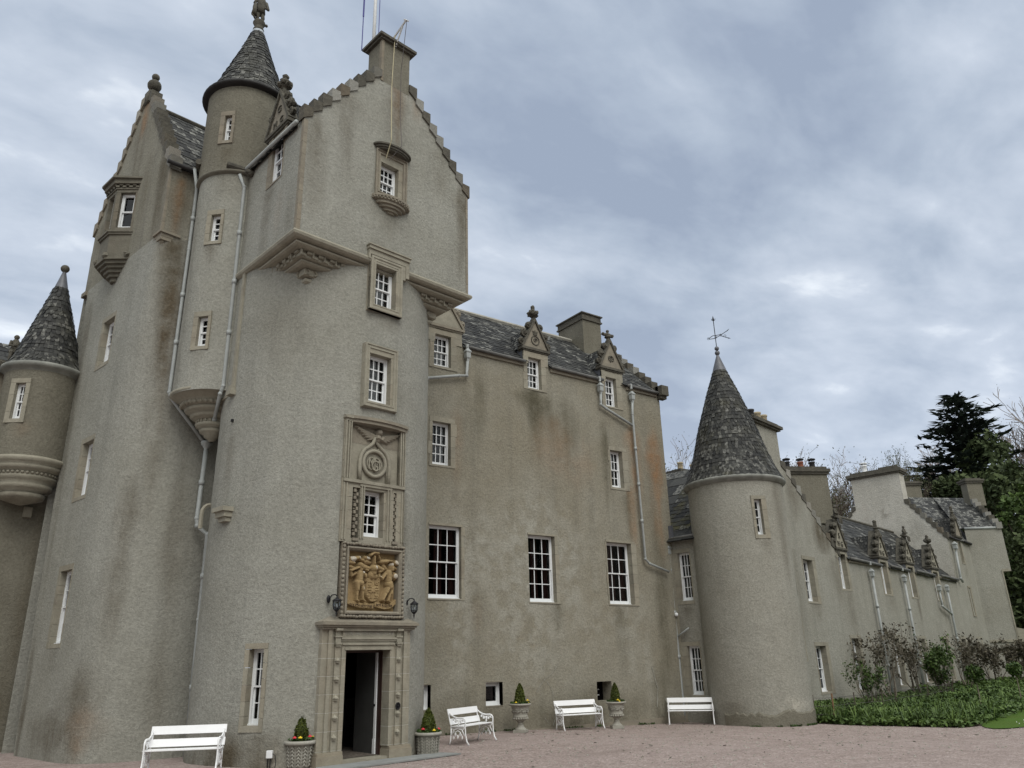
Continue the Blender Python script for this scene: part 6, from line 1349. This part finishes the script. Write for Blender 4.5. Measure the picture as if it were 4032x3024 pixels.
# weeds and loose stones along the wall foot and on the gravel
m=MB(); rnd=random.Random(12)
for i in range(900):
    u=rnd.uniform(11.2,21.4); d=rnd.uniform(.02,.10)*rnd.random(); c=mw.w(u,gz(u,20)+rnd.uniform(0,.05),d)
    if noise.noise(Vector((u*1.3,0,4)))>.05: leafquad(m,c,.05*rnd.uniform(.5,1.3),(rnd.random()*.6,0,0),.2)
for i in range(700):
    a=R_(rnd.uniform(-170,-40)); 
    if noise.noise(Vector((a*4,1,4)))>.0: leafquad(m,(R1[0]+1.76*math.cos(a),R1[1]+1.76*math.sin(a),gz(23,17)+rnd.uniform(0,.05)),.05*rnd.uniform(.5,1.3),(rnd.random()*.6,0,0),.2)
tag(m.build('wall_weeds','leaf_green',None),'tiny weeds growing along the foot of the walls','weeds',kind='stuff')
m=MB()
for i in range(1500):
    x,y=rnd.uniform(5,26),rnd.uniform(9,19.9); 
    if inside((x,y),BED) or math.hypot(x-C1[0],y-C1[1])<2.8: continue
    m.blob((x,y,gz(x,y)+.006),(rnd.uniform(.012,.035),rnd.uniform(.012,.03),rnd.uniform(.008,.018)),5,3,col=(rnd.random()*.7,rnd.random()*.5,rnd.random()*.3),jit=.2,rot=rnd.random()*3)
tag(m.build('loose_stones','stone_concrete',None),'small loose stones lying on the gravel forecourt','stones',kind='stuff')
m=MB()
for i in range(110):
    x,y=rnd.uniform(9,25),rnd.uniform(11,19.8)
    if inside((x,y),BED): continue
    leafquad(m,(x,y,gz(x,y)+.015),rnd.uniform(.04,.09),(rnd.random(),0,0),5)
tag(m.build('fallen_leaves','leaf_purple',None),'a few dry brown leaves fallen on the gravel','leaves',kind='stuff')
# wall lanterns
def lantern():
    root=tag(empty('wall_lantern',(0,0,0)),'x','lantern','black wall lanterns above the door'); m=MB()
    m.blob((-.10,.17,.16),(.05,.03,.085),10,6); m.tube([(-.10,.14,.17),(-.08,.07,.24),(-.03,.02,.245),(0,0,.21)],.012,6); m.build('bracket','black_iron',root,True)
    m=MB(); m.lathe((0,0,0),[(.005,.235),(.012,.20),(.03,.175),(.095,.13),(.10,.115),(.085,.11),(0,.11)],16); m.lathe((0,0,0),[(.004,-.20),(.012,-.16),(.02,-.13),(.012,-.11),(.035,-.085),(.05,-.07),(.06,-.055),(.0,-.05)],12); m.lathe((0,0,0),[(.072,-.035),(.076,-.03),(.072,-.02)],16)
    for i in range(8): a=i*PI/4; m.tube([(.055*math.cos(a),.055*math.sin(a),-.06),(.073*math.cos(a),.073*math.sin(a),-.02),(.086*math.cos(a),.086*math.sin(a),.05),(.080*math.cos(a),.080*math.sin(a),.11)],.0065,4)
    m.build('lantern_frame','black_iron',root,True); MB().lathe((0,0,0),[(.048,-.05),(.066,-.02),(.078,.05),(.072,.11)],16).build('lantern_glass','window_glass',root,True)
    MB().tube([(0,0,-.04),(0,0,.06)],.02,8).build('lamp_holder','lantern_lens',root,True); return root
ln=lantern(); p=pan.w(-1.14,3.04,.14); ln.location=p;  ln.rotation_euler=(0,0,R_(AX)); ln['label']='black curved lantern left of the coat of arms'
l2=copy_tree(ln); l2.location=pan.w(.84,3.03,.14); l2['label']='black curved lantern right of the coat of arms'
# socket box with cables
bx=tag(empty('socket_box',(5.55,16.35,0)),'small white socket box on black legs at the tower foot','box'); f=tangent(C1,2.62,-127)
m=MB(); m.box(f,-.06,.06,.22,.36,.04,.12); m.build('box_body','white_paint',bx,bevel=.01); m=MB(); m.tube([f.w(-.03,.22,.08),f.w(-.03,.0,.08)],.012,5); m.tube([f.w(.02,.22,.08),f.w(.02,0,.08)],.012,5); m.tube([f.w(.06,.30,.08),f.w(.11,.27,.08),f.w(.13,.15,.08),f.w(.12,.0,.08)],.008,5); m.build('cable','black_iron',bx)
